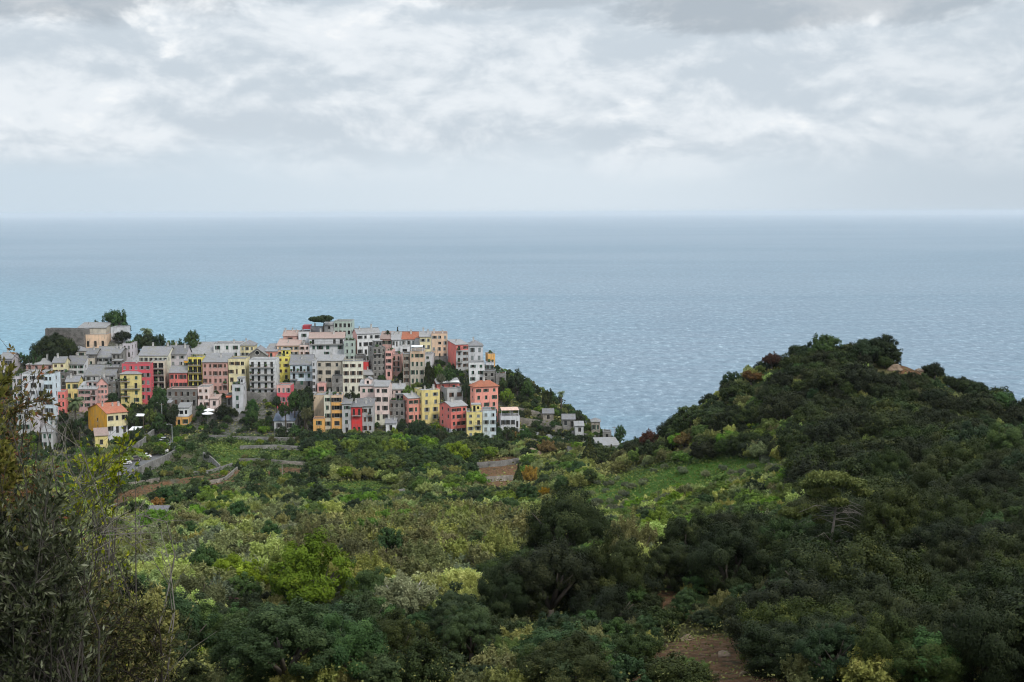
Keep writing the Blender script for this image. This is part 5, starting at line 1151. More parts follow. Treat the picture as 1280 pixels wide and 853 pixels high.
VT = [
 ('A',1025,205,112,'broad',526,'large round dark tree crowning the western knoll',.78),('A',480,425,150,'oak',503,'widest dark tree below the windowless stone building',.6),
 ('A',600,430,95,'oak',500,'dark tree just under the corner of the windowless stone building',.7),('A',370,480,95,'oak',498,'dark tree at the seaward tip of the western knoll',.7),
 ('A',300,530,80,'broad',494,'lowest dark tree of the western knoll clump',.7),('A',520,510,100,'oak',494,'dark tree under the widest one of the western knoll',.6),
 ('A',180,540,60,'broad',500,'small dark tree where the western knoll meets the sea',.7),('A',1085,375,85,'oak',514,'dark bushy tree beneath the large round tree',.7),('A',850,240,40,'oak',528,'little dark tree left of the large round tree',.6),
 ('A',1240,400,62,'broad',512,'dark green tree left of the skyline palm',.75),
 ('C',235,185,60,'broad',512,'dark green tree under the skyline palm fronds',.8),('C',330,195,80,'broad',511,'broad green tree directly beneath the skyline palm',.7),
 ('C',425,170,62,'broad',512,'green tree right of the skyline palm',.75),('C',530,210,60,'green',510,'light green tree between the skyline palm and the round dark tree',.7),
 ('C',610,225,48,'broad',509,'small green tree touching the round dark tree',.8),('C',722,190,80,'broad',506,'round dark tree alone on the skyline beside the pale roof',.95),
 ('C',420,655,72,'broad',466,'dark tree filling the gap right of the crimson house',.9),('C',450,730,60,'broad',461,'dark tree left of the long rubble-stone house',.8),('C',365,720,52,'broad',462,'dark tree at the foot of the crimson house',.8),
 ('D',340,330,66,'green',458,'fresh green tree behind the utility pole',.8),('D',420,395,70,'broad',454,'dark tree behind the retaining wall below the utility pole',.7),
 ('D',250,300,48,'broad',460,'dark tree under the yellow balconied house',.8),('D',525,330,55,'broad',456,'dark tree left of the white-over-orange house',.9),
 ('D',235,500,60,'broad',441,'dark tree beneath the white tent awning',.8),('D',300,545,46,'green',437,'green bush on the wall beside the car park',.7),
 ('D',800,290,50,'broad',462,'dark bush right of the white-over-orange house',.8),('D',990,290,72,'oak',464,'dark wide bush under the tall grey tower-like house',.55),
 ('D',1080,310,46,'oak',464,'small dark bush at the foot of the tall grey tower-like house',.6),('D',900,400,40,'broad',455,'low bush on the terrace below the parasols',.5),
 ('D',560,290,40,'broad',459,'dark bush behind the white-over-orange house',.8),('D',1060,580,55,'broad',436,'rounded bush alone on the garden terraces',.7),('D',1240,330,60,'broad',458,'green bush right below the big white house',.6),
 ('B',620,590,90,'oak',447,'dark hedge-like tree between the palm and the ochre farmhouse',.6),('B',700,560,50,'broad',446,'dark bush at the left wall of the ochre farmhouse',.9),('B',480,590,60,'broad',450,'dark bush right of the small grey house',.7),
 ('B',560,480,50,'broad',462,'dark bush at the foot of the coral pink house',.5),('B',1000,330,60,'broad',468,'dark tree below the stone base house',.7),('B',1180,500,66,'broad',452,'dark tree behind the farmhouse chimneys',.7),
 ('E',560,765,66,'broad',463,'dark tree right of the crimson little house',.8),('E',640,775,72,'broad',461,'dark tree under the stair of the pale blue house',.7),('E',700,745,42,'broad',464,'small dark tree at the corner of the pale blue house',.8),
 ('E',1052,735,62,'oak',461,'dark tree in front of the cream white cube house',.6),('E',180,800,60,'broad',462,'green bush under the wall of the big white house',.5),
 ('F',690,535,64,'oak',482,'tall dark tree against the pale grey-green narrow house',1.4),('F',765,500,52,'green',486,'bright green tree below the light orange skyline house',.9),
 ('F',860,520,66,'broad',482,'green tree at the foot of the bright red flank',.65),('F',500,690,52,'green',468,'bright green tree behind the small salmon-red house',.9),('F',575,660,56,'green',471,'bright green tree behind the yellow front house',.8),
 ('F',650,640,50,'broad',470,'dark green tree behind the coral top-floor house',.7),('F',320,180,50,'broad',514,'dark treetop showing over the skyline roofs',.45),('F',1012,640,42,'broad',473,'dark tree in the cleft left of the salmon house',1.5),
 ('F',790,575,44,'silver',476,'grey-green shrub on the stone bank under the green trees',.7),('F',260,590,40,'broad',478,'dark bush at the foot of the tall grey stone tower house',.5),
 ('G',200,262,62,'broad',458,'dark tree above the panelled shed',.8),('G',290,285,66,'broad',456,'dark tree left of the blank tan wall',.9),('G',120,335,56,'broad',455,'dark tree just left above the panelled shed roof',.7),
 ('G',310,385,60,'heath',452,'brownish bush between the panelled shed and the orange house',.9),('G',40,280,44,'broad',462,'dark tree below the crimson little house',.8),
 ('G',420,625,80,'broad',444,'leafy tree hiding the foot of the low orange lean-to',.8),('G',560,645,88,'broad',442,'leafy tree under the tall narrow orange house',.7),('G',700,640,92,'broad',441,'leafy tree under the bright red narrow house',.7),
 ('G',830,650,90,'broad',441,'leafy tree under the grey balconied house',.75),('G',960,650,100,'broad',440,'widest leafy tree of the wood in front of the village',.75),('G',1090,640,84,'green',441,'lighter leafy tree below the tiny white cottage',.8),
 ('G',1190,660,84,'broad',440,'leafy tree at the right end of the wood in front of the village',.8),('G',90,570,62,'broad',446,'dark bush in front of the panelled shed',.7),('G',200,560,66,'broad',445,'dark bush right of the panelled shed',.8),
 ('G',300,600,70,'broad',443,'dark bush left of the low orange lean-to',.8),('G',1085,545,40,'green',448,'small green bush beside the tiny white cottage',.6),
 ('H',190,585,56,'broad',445,'dark bush at the foot of the small salmon-red house',.7),('H',270,600,80,'broad',443,'dark tree in front of the yellow front house',.8),('H',370,610,76,'broad',441,'dark tree left of the deep coral front house',.8),
 ('H',455,660,62,'oak',438,'dark tree under the shaded coral flank',.8),('H',560,720,62,'oak',436,'dark tree below the deep coral house corner',.8),('H',640,745,84,'oak',434,'dark tree left of the foot of the second yellow front house',.75),
 ('H',700,790,50,'oak',430,'low dark tree before the second yellow front house',.7),('H',850,740,30,'green',440,'small bush at the foot of the icy blue house',.6),('H',1030,625,62,'broad',446,'dark tree under the low pale grey house',.65),
 ('H',1110,175,96,'broad',482,'broad dark bush on top of the seaward slope',.7),('H',1205,230,70,'broad',480,'rounded bush stepping down the seaward slope',.7),('H',1020,290,64,'green',474,'fresh green bush right of the salmon house',.7),
 ('H',985,200,44,'broad',480,'dark bush by the ruined stone house',.7),('H',1180,640,62,'broad',446,'dark tree beneath the path wall of the seaward slope',.7),
 ('J',530,515,34,'broad',462,'rounded dark tree before the stone cottage of the seaward slope',.9),('J',745,600,32,'broad',458,'dark tree at the seaward tip beside the pole',.9),('J',620,610,28,'broad',455,'small dark tree below the stone cottage',.7),
 ('J',360,395,30,'oak',474,'dark upright tree left of the palm-like pine on the slope',1.1)]
for t, x, y, r, sp, Y, lab, sq in VT:
    if t == 'G' and y > 600: y += 42
    if t == 'H' and 580 < y < 720 and x < 700: y += 22
    X_, Y_ = pxy(t, x, y); crown_tree(X_, Y_, r / TILES[t][2], Y, sp, lab, sq=sq)
for px, py, r, sp, lab, sq, Ys_ in SPECIAL: crown_tree(px, py, r, Ys_, sp, lab, sq=sq)
# ---- conifers, palms, pines
def cypress(px, ytop, ybot, Y, wpx, label, name='cypress_tree'):
    rs = np.random.RandomState(int(px)); c = at(px, ybot, Y); h = (at(px, ytop, Y) - c).z; c.z = min(c.z, float(ground(c.x, c.y)) + .3); h = at(px, ytop, Y).z - c.z
    r = wpx * Y / FPX; root = tag(empty(name, c), label, name.replace('_', ' '), 'slender conifers')
    n = 7000; u = rs.rand(n); prof = np.clip(np.sin(np.clip(u * 1.05 + .08, 0, 1) * math.pi) ** .55 * (1 - .45 * u), .05, 1)
    a = rs.rand(n) * 6.283; lump = 1 + .22 * np.sin(a * 5 + u * 31) * np.cos(u * 57)
    P = np.c_[np.cos(a) * r * prof * lump, np.sin(a) * r * prof * lump, h * (.06 + .94 * u)]; P[:, :2] *= (1 - rs.rand(n)[:, None] ** 3 * .5)
    o = np.c_[np.cos(a), np.sin(a), np.full(n, .6)] + rs.randn(n, 3) * .4; o /= np.linalg.norm(o, axis=1, keepdims=True)
    V = leaf_quads(P, o, np.full(n, max(.16, r * .13)), rs, 1.8)
    link('crown', np_mesh('crown', V, np.arange(len(V)).reshape(-1, 4), [LM['oak']], dict(tint=rs.rand(n))), None, root)
    b = MB(); b.tube([(0, 0, -1), (0, 0, h * .5), (0, 0, h * .9)], [r * .16, r * .1, .02], 6); link('trunk', b.mesh('trunk', [M_bark]), None, root)
cypress(497, 409, 420, 515, 3.3, 'small dark cypress on the skyline roofs')
cypress(391, 560, 624, 388, 3.4, 'very slender tall dark cypress rising alone from the gardens')
cypress(737, 548, 602, 322, 13, 'dark pointed conifer at the saddle between village and hill', 'conifer_tree')
cypress(648, 580, 625, 352, 8, 'dark columnar conifer right of the bare terraces', 'conifer_tree')
cypress(764, 556, 588, 320, 6, 'small dark pointed conifer nearest the sea shed', 'conifer_tree')
def palm(px, pyc, Y, rpx, label, ybase=None):
    c = at(px, pyc, Y); gz = float(ground(c.x, c.y)); h = max(2.0, c.z - gz); r = rpx * Y / FPX; rnd = random.Random(int(px))
    root = tag(empty('palm_tree', (c.x, c.y, gz)), label, 'palm tree')
    b = MB(); b.tube([(0, 0, -1), (.1, 0, h * .5), (0, 0, h)], [.36, .28, .3], 9); link('trunk', b.mesh('trunk', [M_bark]), None, root)
    f = MB(); n = 46
    for i in range(n):
        a = i * 2.4; el = rnd.uniform(-.5, 1.25); L = r * rnd.uniform(.85, 1.15); pts = []
        for k in range(7):
            u = k / 6; e = el - u * 1.25; pts.append(Vector((0, 0, h)) if k == 0 else pts[-1] + Vector((math.cos(a) * math.cos(e), math.sin(a) * math.cos(e), math.sin(e))) * L / 6)
        side = Vector((-math.sin(a), math.cos(a), 0))
        for k in range(6):
            for s in (-1, 1):
                for q in (0, .5):
                    p = pts[k].lerp(pts[k + 1], q); w = r * .34 * (1 - abs((k + q) / 6 - .45) * 1.1); d = (pts[k + 1] - pts[k]).normalized()
                    f.poly([p, p + d * r * .08, p + d * r * .12 + side * s * w + Vector((0, 0, -w * .45))])
        f.tube(pts, .03, 3, cap=False)
    link('fronds', f.mesh('fronds', [plain('palm_frond', (0.11, 0.15, 0.06), .7)]), None, root)
X_, Y_ = pxy('C', 310, 95); palm(X_, Y_, 516, 9, 'palm with a shaggy head on the skyline between dark trees')
X_, Y_ = pxy('B', 665, 370); palm(X_, Y_, 458, 12.5, 'big date palm between the coral pink and mauve houses')
X_, Y_ = pxy('J', 432, 392); palm(X_, Y_, 476, 5.5, 'thin palm-like tree standing out against the sea')
def stone_pine(px0, py0, px1, py1, rpx, sqz, Y, label, bare=False):
    a = at(px0, py0, Y); c = at(px1, py1, Y); r = rpx * Y / FPX; gz = min(a.z, float(ground(a.x, a.y)) + (0 if bare else 99)); rs = np.random.RandomState(3)
    root = tag(empty('stone_pine', (a.x, a.y, a.z)), label, 'pine tree'); d = c - a; b = MB(); mid = d * .5 + Vector((.12 * r, 0, 0))
    b.tube([(0, 0, -1.5), (0, 0, 0), mid, d * .9 + Vector((0, 0, -r * sqz * .4))], [.30, .26, .2, .12], 7); L = []
    for i in range(9):
        an = i * .7; e = d + Vector((math.cos(an) * r * .6, math.sin(an) * r * .6, rs.uniform(-.1, .2) * r * sqz)); b.tube([mid.lerp(d, .3 + .05 * i), mid.lerp(e, .7), e], [.09, .06, .03], 5); L.append(e)
    link('trunk', b.mesh('trunk', [M_bark], True), None, root)
    n = 11000; k = rs.randint(0, 26, n); lc = unit(rs, 26) * np.array([r * .72, r * .72, r * sqz * .45]); dd = unit(rs, n)
    P = np.array(d) + lc[k] + dd * np.array([r * .26, r * .26, r * sqz * .45]) * (1 - rs.rand(n, 1) ** 3 * .4)
    V = leaf_quads(P, (dd + rs.randn(n, 3) * .5 + 1e-6) / 1.0 / np.linalg.norm(dd + rs.randn(n, 3) * 0 + 1e-6, axis=1, keepdims=True), np.full(n, max(.14, r * .035)), rs, 1.8)
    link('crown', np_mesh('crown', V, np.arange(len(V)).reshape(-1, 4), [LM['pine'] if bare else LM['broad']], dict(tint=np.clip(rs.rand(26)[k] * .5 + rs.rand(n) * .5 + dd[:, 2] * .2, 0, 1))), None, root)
    return root
X0, Y0 = pxy('E', 812, 140); X1, Y1 = pxy('E', 795, 62); stone_pine(X0, Y0, X1, Y1, 17, .30, 512, 'umbrella-shaped stone pine leaning on the highest skyline')
# half-dead pine on the dark flank: flat green plates above, bare grey boughs below
def dead_pine():
    g = hit(1034, 716); Y = g.y - 3; base = at(1035, 722, Y); root = tag(empty('half_dead_pine', base), 'half-dead pine with flat green plates and a tangle of bare grey boughs', 'pine tree'); b = MB(); rs = np.random.RandomState(8)
    P = lambda x, y, dy=0: at(x, y, Y + dy) - base
    b.tube([P(1035, 735), P(1037, 690), P(1042, 655), P(1046, 625), P(1040, 605)], [.15, .12, .09, .06, .03], 7)
    rnd = random.Random(4)
    for i in range(24):
        y0 = rnd.uniform(628, 685); x0 = 1036 + (690 - y0) * .13; ex = x0 + rnd.choice([1, 1, 1, -1]) * rnd.uniform(18, 62) * (1 if y0 < 670 else .6); ey = y0 + rnd.uniform(-6, 26); dy = rnd.uniform(-2, 2)
        pts = [P(x0, y0), P((x0 + ex) / 2, (y0 + ey) / 2 - 7, dy * .5), P(ex, ey, dy)]; b.tube(pts, [.030, .018, .006], 4)
        for _ in range(5):
            u = rnd.random(); q = pts[1].lerp(pts[2], u); b.tube([q, q + Vector((rnd.uniform(-.7, .9), rnd.uniform(-.5, .5), rnd.uniform(-.6, .3)))], [.008, .003], 3)
    link('trunk', b.mesh('trunk', [plain('dead_bark', (0.20, 0.18, 0.16), .95, .1)]), None, root); C = []; T = []
    for px, py, w, h in [(1036, 598, 30, 8), (1062, 604, 22, 6), (1015, 606, 16, 5), (1030, 616, 22, 5), (992, 641, 20, 6), (1012, 636, 14, 4), (1048, 628, 14, 4), (1078, 616, 12, 4), (1024, 650, 9, 3)]:
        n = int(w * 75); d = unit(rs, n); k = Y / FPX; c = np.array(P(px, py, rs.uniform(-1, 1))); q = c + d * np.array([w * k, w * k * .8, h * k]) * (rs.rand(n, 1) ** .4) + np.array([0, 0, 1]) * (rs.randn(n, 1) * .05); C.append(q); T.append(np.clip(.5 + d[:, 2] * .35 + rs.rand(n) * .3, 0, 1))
    C = np.concatenate(C); o = unit(rs, len(C)); V = leaf_quads(C, o, np.full(len(C), .13), rs, 2.2)
    link('needles', np_mesh('needles', V, np.arange(len(V)).reshape(-1, 4), [LM['pine']], dict(tint=np.concatenate(T))), None, root)
dead_pine()
# ------------------------------------------------------------------ the car park terrace
def road():
    outer = [(112,609),(130,603),(160,594),(185,581),(205,572.5),(218,565),(224,558),(221,552)]; inner = [(112,595),(130,588),(158,573),(178,561),(186,552),(191,548.5),(200,546.5),(212,547.5)]
    O = [on_road(*p) for p in outer]; I = [on_road(*p) for p in inner]; b = MB()
    for i in range(len(O) - 1):
        b.poly([O[i], O[i + 1], I[i + 1], I[i]]); b.poly([p + Vector((0, 0, -.4)) for p in (I[i], I[i + 1], O[i + 1], O[i])])
    tag(link('car_park_road', b.mesh('car_park_road', [M_asphalt])), kind='structure')
    return O, I
M_cap = plain('wall_coping', (0.22, 0.21, 0.19), .95, .1, var=.5)
def wall_run(name, pts, down, up, th, mat, label, cat='wall', capm=None):
    """retaining wall along world points; its base reaches down into the slope"""
    b = MB(); pts = [Vector(p) for p in pts]; o0 = pts[0]; nrm = []
    for i in range(len(pts)):
        d = (pts[min(i + 1, len(pts) - 1)] - pts[max(i - 1, 0)]); d.z = 0; d.normalize(); nrm.append(Vector((d.y, -d.x, 0)) * th)
    dn, uu = Vector((0, 0, -down)), Vector((0, 0, up))
    for i in range(len(pts) - 1):
        p, q = pts[i] - o0, pts[i + 1] - o0; a, c = nrm[i], nrm[i + 1]
        b.poly([p + a + dn, q + c + dn, q + c + uu, p + a + uu]); b.poly([p + uu, p + a + uu, q + c + uu, q + uu], 1); b.poly([q + dn, p + dn, p + uu, q + uu])
    for i in (0, len(pts) - 1): p = pts[i] - o0; a = nrm[i]; b.poly([p + dn, p + a + dn, p + a + uu, p + uu])
    o = link(name, b.mesh(name, [mat, capm or M_cap]), None, None, o0); tag(o, label, cat); return o
O_, I_ = road()
wall_run('retaining_wall', [p + Vector((.02, 0, 0)) for p in O_], 7.5, .75, .45, W['stone'], 'curved rubble retaining wall carrying the car park')
wall_run('retaining_wall', [p + Vector((0, .6, 0)) for p in I_[2:6]], 1.5, 3.0, .4, W['stone'], 'stone wall with posts along the inner side of the car park')
def gwall(pts, h, label, mat='stone', name='dry_stone_wall', n=10):
    q = []
    for (x0, y0), (x1, y1) in zip(pts[:-1], pts[1:]):
        for k in range(n): u = k / n; q.append(hit(x0 + (x1 - x0) * u, y0 + (y1 - y0) * u))
    q.append(hit(*pts[-1])); ys = [p.y for p in q]; q = [Vector((p.x, p.y - .3, p.z)) for p in q]
    for _ in range(3): q = [q[0]] + [(q[i - 1] + q[i] * 2 + q[i + 1]) / 4 for i in range(1, len(q) - 1)] + [q[-1]]
    wall_run(name, q, 2.5, h, .4, W[mat], label)
gwall([(240,522),(275,524),(320,527)], 2.2, 'dark stone terrace wall under the parasols')
gwall([(182,534),(215,532)], 2.0, 'stone terrace wall behind the lamp post')
gwall([(303,500),(322,503),(346,502)], 3.2, 'tall stone wall holding up the big white house')
gwall([(648,530),(675,534),(702,542)], 2.2, 'stone terrace wall left of the pergola on the seaward slope', 'warmstone')
gwall([(715,545),(745,552)], 1.8, 'stone terrace wall below the stone cottage')
gwall([(623,536),(660,541),(700,549),(745,557)], .8, 'long low pale wall of the footpath crossing the seaward slope', 'palegrey')
gwall([(596,585),(625,583),(655,578)], 1.6, 'upper stone wall of the bare earth terraces', 'stone')
gwall([(602,603),(640,600)], 1.4, 'lower stone wall of the bare earth terraces', 'warmstone')
gwall([(250,548),(300,550),(384,552)], 1.2, 'uppermost dry stone wall of the garden terraces')
gwall([(255,572),(268,580),(276,588)], 1.6, 'short grey rubble wall beside the bright green bed')
gwall([(300,578),(350,580),(390,583)], 1.1, 'dry stone wall behind the reddish garden bed', 'warmstone')
gwall([(258,606),(280,602),(296,588)], 1.0, 'pale curved wall of the dirt garden bed', 'warmstone')
gwall([(130,612),(165,606),(200,600)], .7, 'low stone kerb wall along the dirt track below the car park', 'warmstone')
gwall([(560,640),(590,628)], 1.0, 'short stone wall at the foot of the wood', 'warmstone')
gwall([(300,562),(345,561),(384,563)], 1.2, 'second dry stone wall under the uppermost garden wall')
gwall([(236,594),(262,592),(290,583)], 1.0, 'stone edge of the green bed right of the car park')
gwall([(400,590),(440,596),(470,596)], 1.1, 'stone wall under the dark wood at the left', 'warmstone')
gwall([(405,622),(450,624),(505,616)], 1.0, 'lowest dry stone wall of the garden terraces')
gwall([(202,641),(235,634),(266,622)], .9, 'stone edge below the green bed by the ruined hut', 'warmstone')
gwall([(640,515),(668,520),(690,528)], 1.8, 'upper stone terrace wall of the seaward slope', 'warmstone')
gwall([(655,552),(690,560),(720,566)], 1.5, 'stone terrace wall under the footpath')
gwall([(560,566),(590,566),(612,562)], 2.2, 'stone wall at the foot of the coloured front houses', 'warmstone')
# ---- cars
def car(px, py, yaw, paint, label, dark=False):
    p = on_road(px, py, ROAD_Z); p.z = ROAD_Z + .004; root = tag(empty('parked_car', p, R(yaw)), label, 'car', 'cars parked on the terrace')
    pm = plain('car_paint_' + label.split()[0] + str(int(px)), paint, .3, .5, var=.05); b = MB()
    prof = [(-2.0, .35), (-2.05, .62), (-1.92, .85), (-1.0, .95), (-.55, 1.0), (.95, 1.0), (1.75, .92), (2.05, .75), (2.05, .35)]
    L, Rr = [(x, -.84, z) for x, z in prof], [(x, .84, z) for x, z in prof]; n = len(prof)
    b.poly(L); b.poly(Rr[::-1])
    for i in range(n): j = (i + 1) % n; b.poly([L[j], L[i], Rr[i], Rr[j]])
    roof = [(-.35, 1.43), (.95, 1.45)]; b.box(-.38, .98, -.62, .62, 1.42, 1.47)
    link('body', b.mesh('body', [pm]), None, root)
    g = MB(); A = [(-.98, -.76, .97), (1.55, -.76, .96), (1.0, -.6, 1.42), (-.4, -.6, 1.42)]; B_ = [(x, -y, z) for x, y, z in A]
    g.poly(A); g.poly(B_[::-1]); 
    for i in range(4): j = (i + 1) % 4; g.poly([A[j], A[i], B_[i], B_[j]])
    link('windows', g.mesh('windows', [M_glass]), None, root)
    for x in (-1.3, 1.3):
        for s in (-1, 1):
            w = MB(); w.tube([(0, -.1, 0), (0, .1, 0)], .33, 14); wo = link('wheel', w.mesh('wheel', [M_tyre]), None, root); wo.location = (x, s * .78, .33)
            r = MB(); r.tube([(0, -.02, 0), (0, .02, 0)], .2, 10); link('rim', r.mesh('rim', [M_metal]), None, wo, (0, s * .1, 0))
    for s in (-1, 1):
        h = MB(); h.box(-2.06, -1.98, -.14, .14, -.07, .07); link('headlight', h.mesh('headlight', [M_white]), None, root, (0, s * .58, .7))
        h = MB(); h.box(2.0, 2.08, -.12, .12, -.07, .07); link('tail_light', h.mesh('tail_light', [M_reddark]), None, root, (0, s * .62, .75))
for a in [(203.5,552.5,15,(.7,.71,.72),'pale silver car parked at the inner end of the terrace'),(200.5,559.0,8,(.05,.055,.06),'black car parked between two pale ones'),
          (202.0,566.0,10,(.78,.78,.78),'white car parked in the middle of the row'),(214.0,562.0,60,(.5,.52,.54),'silver grey car by the lamp post'),
          (192.5,567.5,20,(.10,.11,.13),'dark grey car behind the bright white one'),(180.0,573.0,28,(.82,.82,.82),'bright white car parked along the curved wall'),
          (155.0,581.0,32,(.80,.81,.82),'white car farthest down the road behind the twigs'),(168.0,576.5,30,(.12,.10,.10),'dark brown car between two white ones')]: car(*a)
# ---- poles, lamp, shelters
def pole(px, ytop, ybot, Y, label, lamp=False, name='utility_pole', m=None, r=.11):
    c = at(px, ybot, Y); top = at(px, ytop, Y); root = tag(empty(name, c), label, name.replace('_', ' ')); h = top.z - c.z; b = MB(); b.tube([(0, 0, -1.5), (0, 0, h)], [r, r * .65], 8)
    link('post', b.mesh('post', [m or M_metal]), None, root)
    if lamp:
        a = MB(); a.tube([(0, 0, h - .1), (-.6, 0, h + .1), (-1.3, 0, h + .1)], .04, 6); ao = link('arm', a.mesh('arm', [M_metal]), None, root); l = MB(); l.box(-1.7, -1.2, -.12, .12, h, h + .14); link('lamp_head', l.mesh('lamp_head', [M_metal]), None, root)
    else:
        a = MB(); a.box(-.7, .7, -.05, .05, h - .5, h - .38); [a.tube([(x, 0, h - .38), (x, 0, h - .2)], .05, 6) for x in (-.6, 0, .6)]; link('crossarm', a.mesh('crossarm', [M_wood]), None, root)
X_, Y_ = pxy('D', 537, 432); pole(X_, Y_, 556.5, 438, 'grey lamp post at the corner of the car park', True, 'street_lamp')
pole(202.6, 504, 526, 458, 'pale utility pole in front of the green tree below the yellow house'); pole(353, 578, 603, 385, 'pale wooden pole alone in the garden terraces', m=M_palebark)
pole(702, 521, 541, 464, 'utility pole beside the pergola on the seaward slope'); pole(768, 533, 552, 468, 'utility pole at the very tip of the seaward slope')
pole(664, 548, 566, 440, 'short thin pole in the trees below the footpath', name='wooden_post', m=M_palebark, r=.08)
def shelter(px0, px1, py, Y, dep, label, roofm, name='pergola', h=2.6):
    a, c = at(px0, py, Y), at(px1, py, Y); w = (c - a).length; gz = float(ground((a.x + c.x) / 2, Y)); h = max(1.8, a.z - gz); root = tag(empty(name, (a.x, a.y, a.z - h)), label, name.replace('_', ' '))
    b = MB(); b.prism([(0, 0, h - .1), (w, 0, h - .1), (w, dep, h + .35), (0, dep, h + .35)], (0, 0, .12)); link('roof', b.mesh('roof', [roofm]), None, root)
    for x in (.15, w - .15):
        for y in (.15, dep - .15): q = MB(); q.box(-.07, .07, -.07, .07, -1, h); link('post', q.mesh('post', [M_wood]), None, root, (x, y, 0))
X_, Y_ = pxy('D', 395, 240); shelter(X_, X_ + 18, Y_, 461, 4, 'flat grey shelter roof above the utility pole', RF['L'])
X_, Y_ = pxy('J', 455, 560); shelter(X_, X_ + 27, Y_, 461, 6, 'grey pergola roof on posts on the seaward slope', RF['S'])
X_, Y_ = pxy('B', 1142, 625); shelter(X_, X_ + 13, Y_, 441, 4.5, 'white tent awning beside the ochre farmhouse', M_white, 'tent_awning')
X_, Y_ = pxy('D', 195, 358); shelter(X_, X_ + 12, Y_, 455, 2.5, 'small white roof among the bushes behind the farmhouse', M_white, 'garden_shelter')
def parasol(px, py, Y, label):
    c = at(px, py, Y); gz = float(ground(c.x, c.y)); h = max(1.8, c.z - gz); root = tag(empty('parasol', (c.x, c.y, c.z - h)), label, 'parasol', 'white parasols on the terrace')
    b = MB(); n = 8; r = 1.9
    for i in range(n):
        a0, a1 = 2 * math.pi * i / n, 2 * math.pi * (i + 1) / n; b.poly([(0, 0, h + .5), (r * math.cos(a0), r * math.sin(a0), h - .15), (r * math.cos(a1), r * math.sin(a1), h - .15)])
        b.poly([(r * math.cos(a1), r * math.sin(a1), h - .15), (r * math.cos(a0), r * math.sin(a0), h - .15), (r * math.cos(a0), r * math.sin(a0), h - .35), (r * math.cos(a1), r * math.sin(a1), h - .35)])
    link('canopy', b.mesh('canopy', [M_white]), None, root); p = MB(); p.tube([(0, 0, -.5), (0, 0, h + .4)], .04, 6); link('pole', p.mesh('pole', [M_metal]), None, root)
X_, Y_ = pxy('D', 860, 300); parasol(X_, Y_, 462, 'upper white parasol above the dark stone terrace wall'); X_, Y_ = pxy('D', 850, 330); parasol(X_, Y_, 458, 'lower white parasol above the dark stone terrace wall')
# garden hut
def hut(px, py, w, d, h, label, roof):
    g = hit(px, py); root = tag(empty('garden_hut', (g.x, g.y, g.z)), label, 'hut'); b = MB(); holed(b, (0, 0, 0), (1, 0, 0), w, -1.5, h, [(w * .4, w * .65, .2, h * .75)]); b.poly([(0, d, -1.5), (0, 0, -1.5), (0, 0, h), (0, d, h)]); b.poly([(w, 0, -1.5), (w, d, -1.5), (w, d, h), (w, 0, h)]); b.poly([(w, d, -1.5), (0, d, -1.5), (0, d, h), (w, d, h)])
    link('wall', b.mesh('wall', [W['warmstone']]), None, root); r = MB(); r.prism([(-.2, -.2, h), (w + .2, -.2, h), (w + .2, d + .2, h + .5), (-.2, d + .2, h + .5)], (0, 0, .12)); link('roof', r.mesh('roof', [roof]), None, root)
    q = MB(); q.box(w * .4 + .03, w * .65 - .03, .1, .15, .2, h * .74); link('door', q.mesh('door', [M_wood]), None, root)
hut(182, 658, 3.2, 2.6, 2.1, 'small ruined stone hut in the lower gardens', RF['D']); hut(206, 655, 1.8, 1.6, 1.2, 'tiny pale-roofed shed next to the ruined stone hut', M_metal)
# rocks on the bare banks
def rocks():
    rs = np.random.RandomState(12); k = 0
    for px, py, s in [(1180,722,2.2),(1170,716,1.4),(792,762,.4),(735,790,.35),(765,735,.35),(860,800,.4),(905,822,.35),(700,835,.3),(545,838,.25),(580,842,.2),(1118,463,1.2),(1150,460,.9),(1025,557,.9),(1048,560,1.0),(1092,575,.8),(840,770,.3),(935,845,.3),(665,484,2.4)]:
        g = hit(px, py); me = bpy.data.meshes.new('rock'); 
        import bmesh as _bm
        bm = _bm.new(); _bm.ops.create_icosphere(bm, subdivisions=3, radius=1)
        ph = rs.rand(3) * 9
        for v in bm.verts:
            c = v.co; f = 1 + .22 * math.sin(c.x * 3.1 + ph[0]) * math.cos(c.y * 2.7 + ph[1]) + .12 * math.sin(c.z * 6 + ph[2]) + .06 * math.sin(c.x * 11 + c.y * 9)
            v.co = Vector((c.x * f * 1.2, c.y * f, max(-.3, c.z * f * .75)))
        bm.to_mesh(me); bm.free(); o = link('rock', me, ROCK, None, g); o.scale = (s, s, s * (1.5 if px == 665 else 1)); o.rotation_euler.z = rs.rand() * 6
        lab = {665: 'brown rock tower standing against the sea', 1180: 'pale rock outcrop on the dark right-hand flank', 1118: 'pale rock on the bare summit patch'}.get(px, 'weathered boulder lying on the bare earth of the slope'); tag(o, lab, 'rock', 'boulders on the bare earth')
n_ = NT('weathered_rock'); ROCK = n_.set(n_.mix(n_.noise(n_.coord(), 2.5, 8, .7), (.17, .115, .075), (.27, .21, .155)), .95, .1); n_.bump(n_.noise(n_.coord(), 4, 9, .7), .8, .2)
rocks()
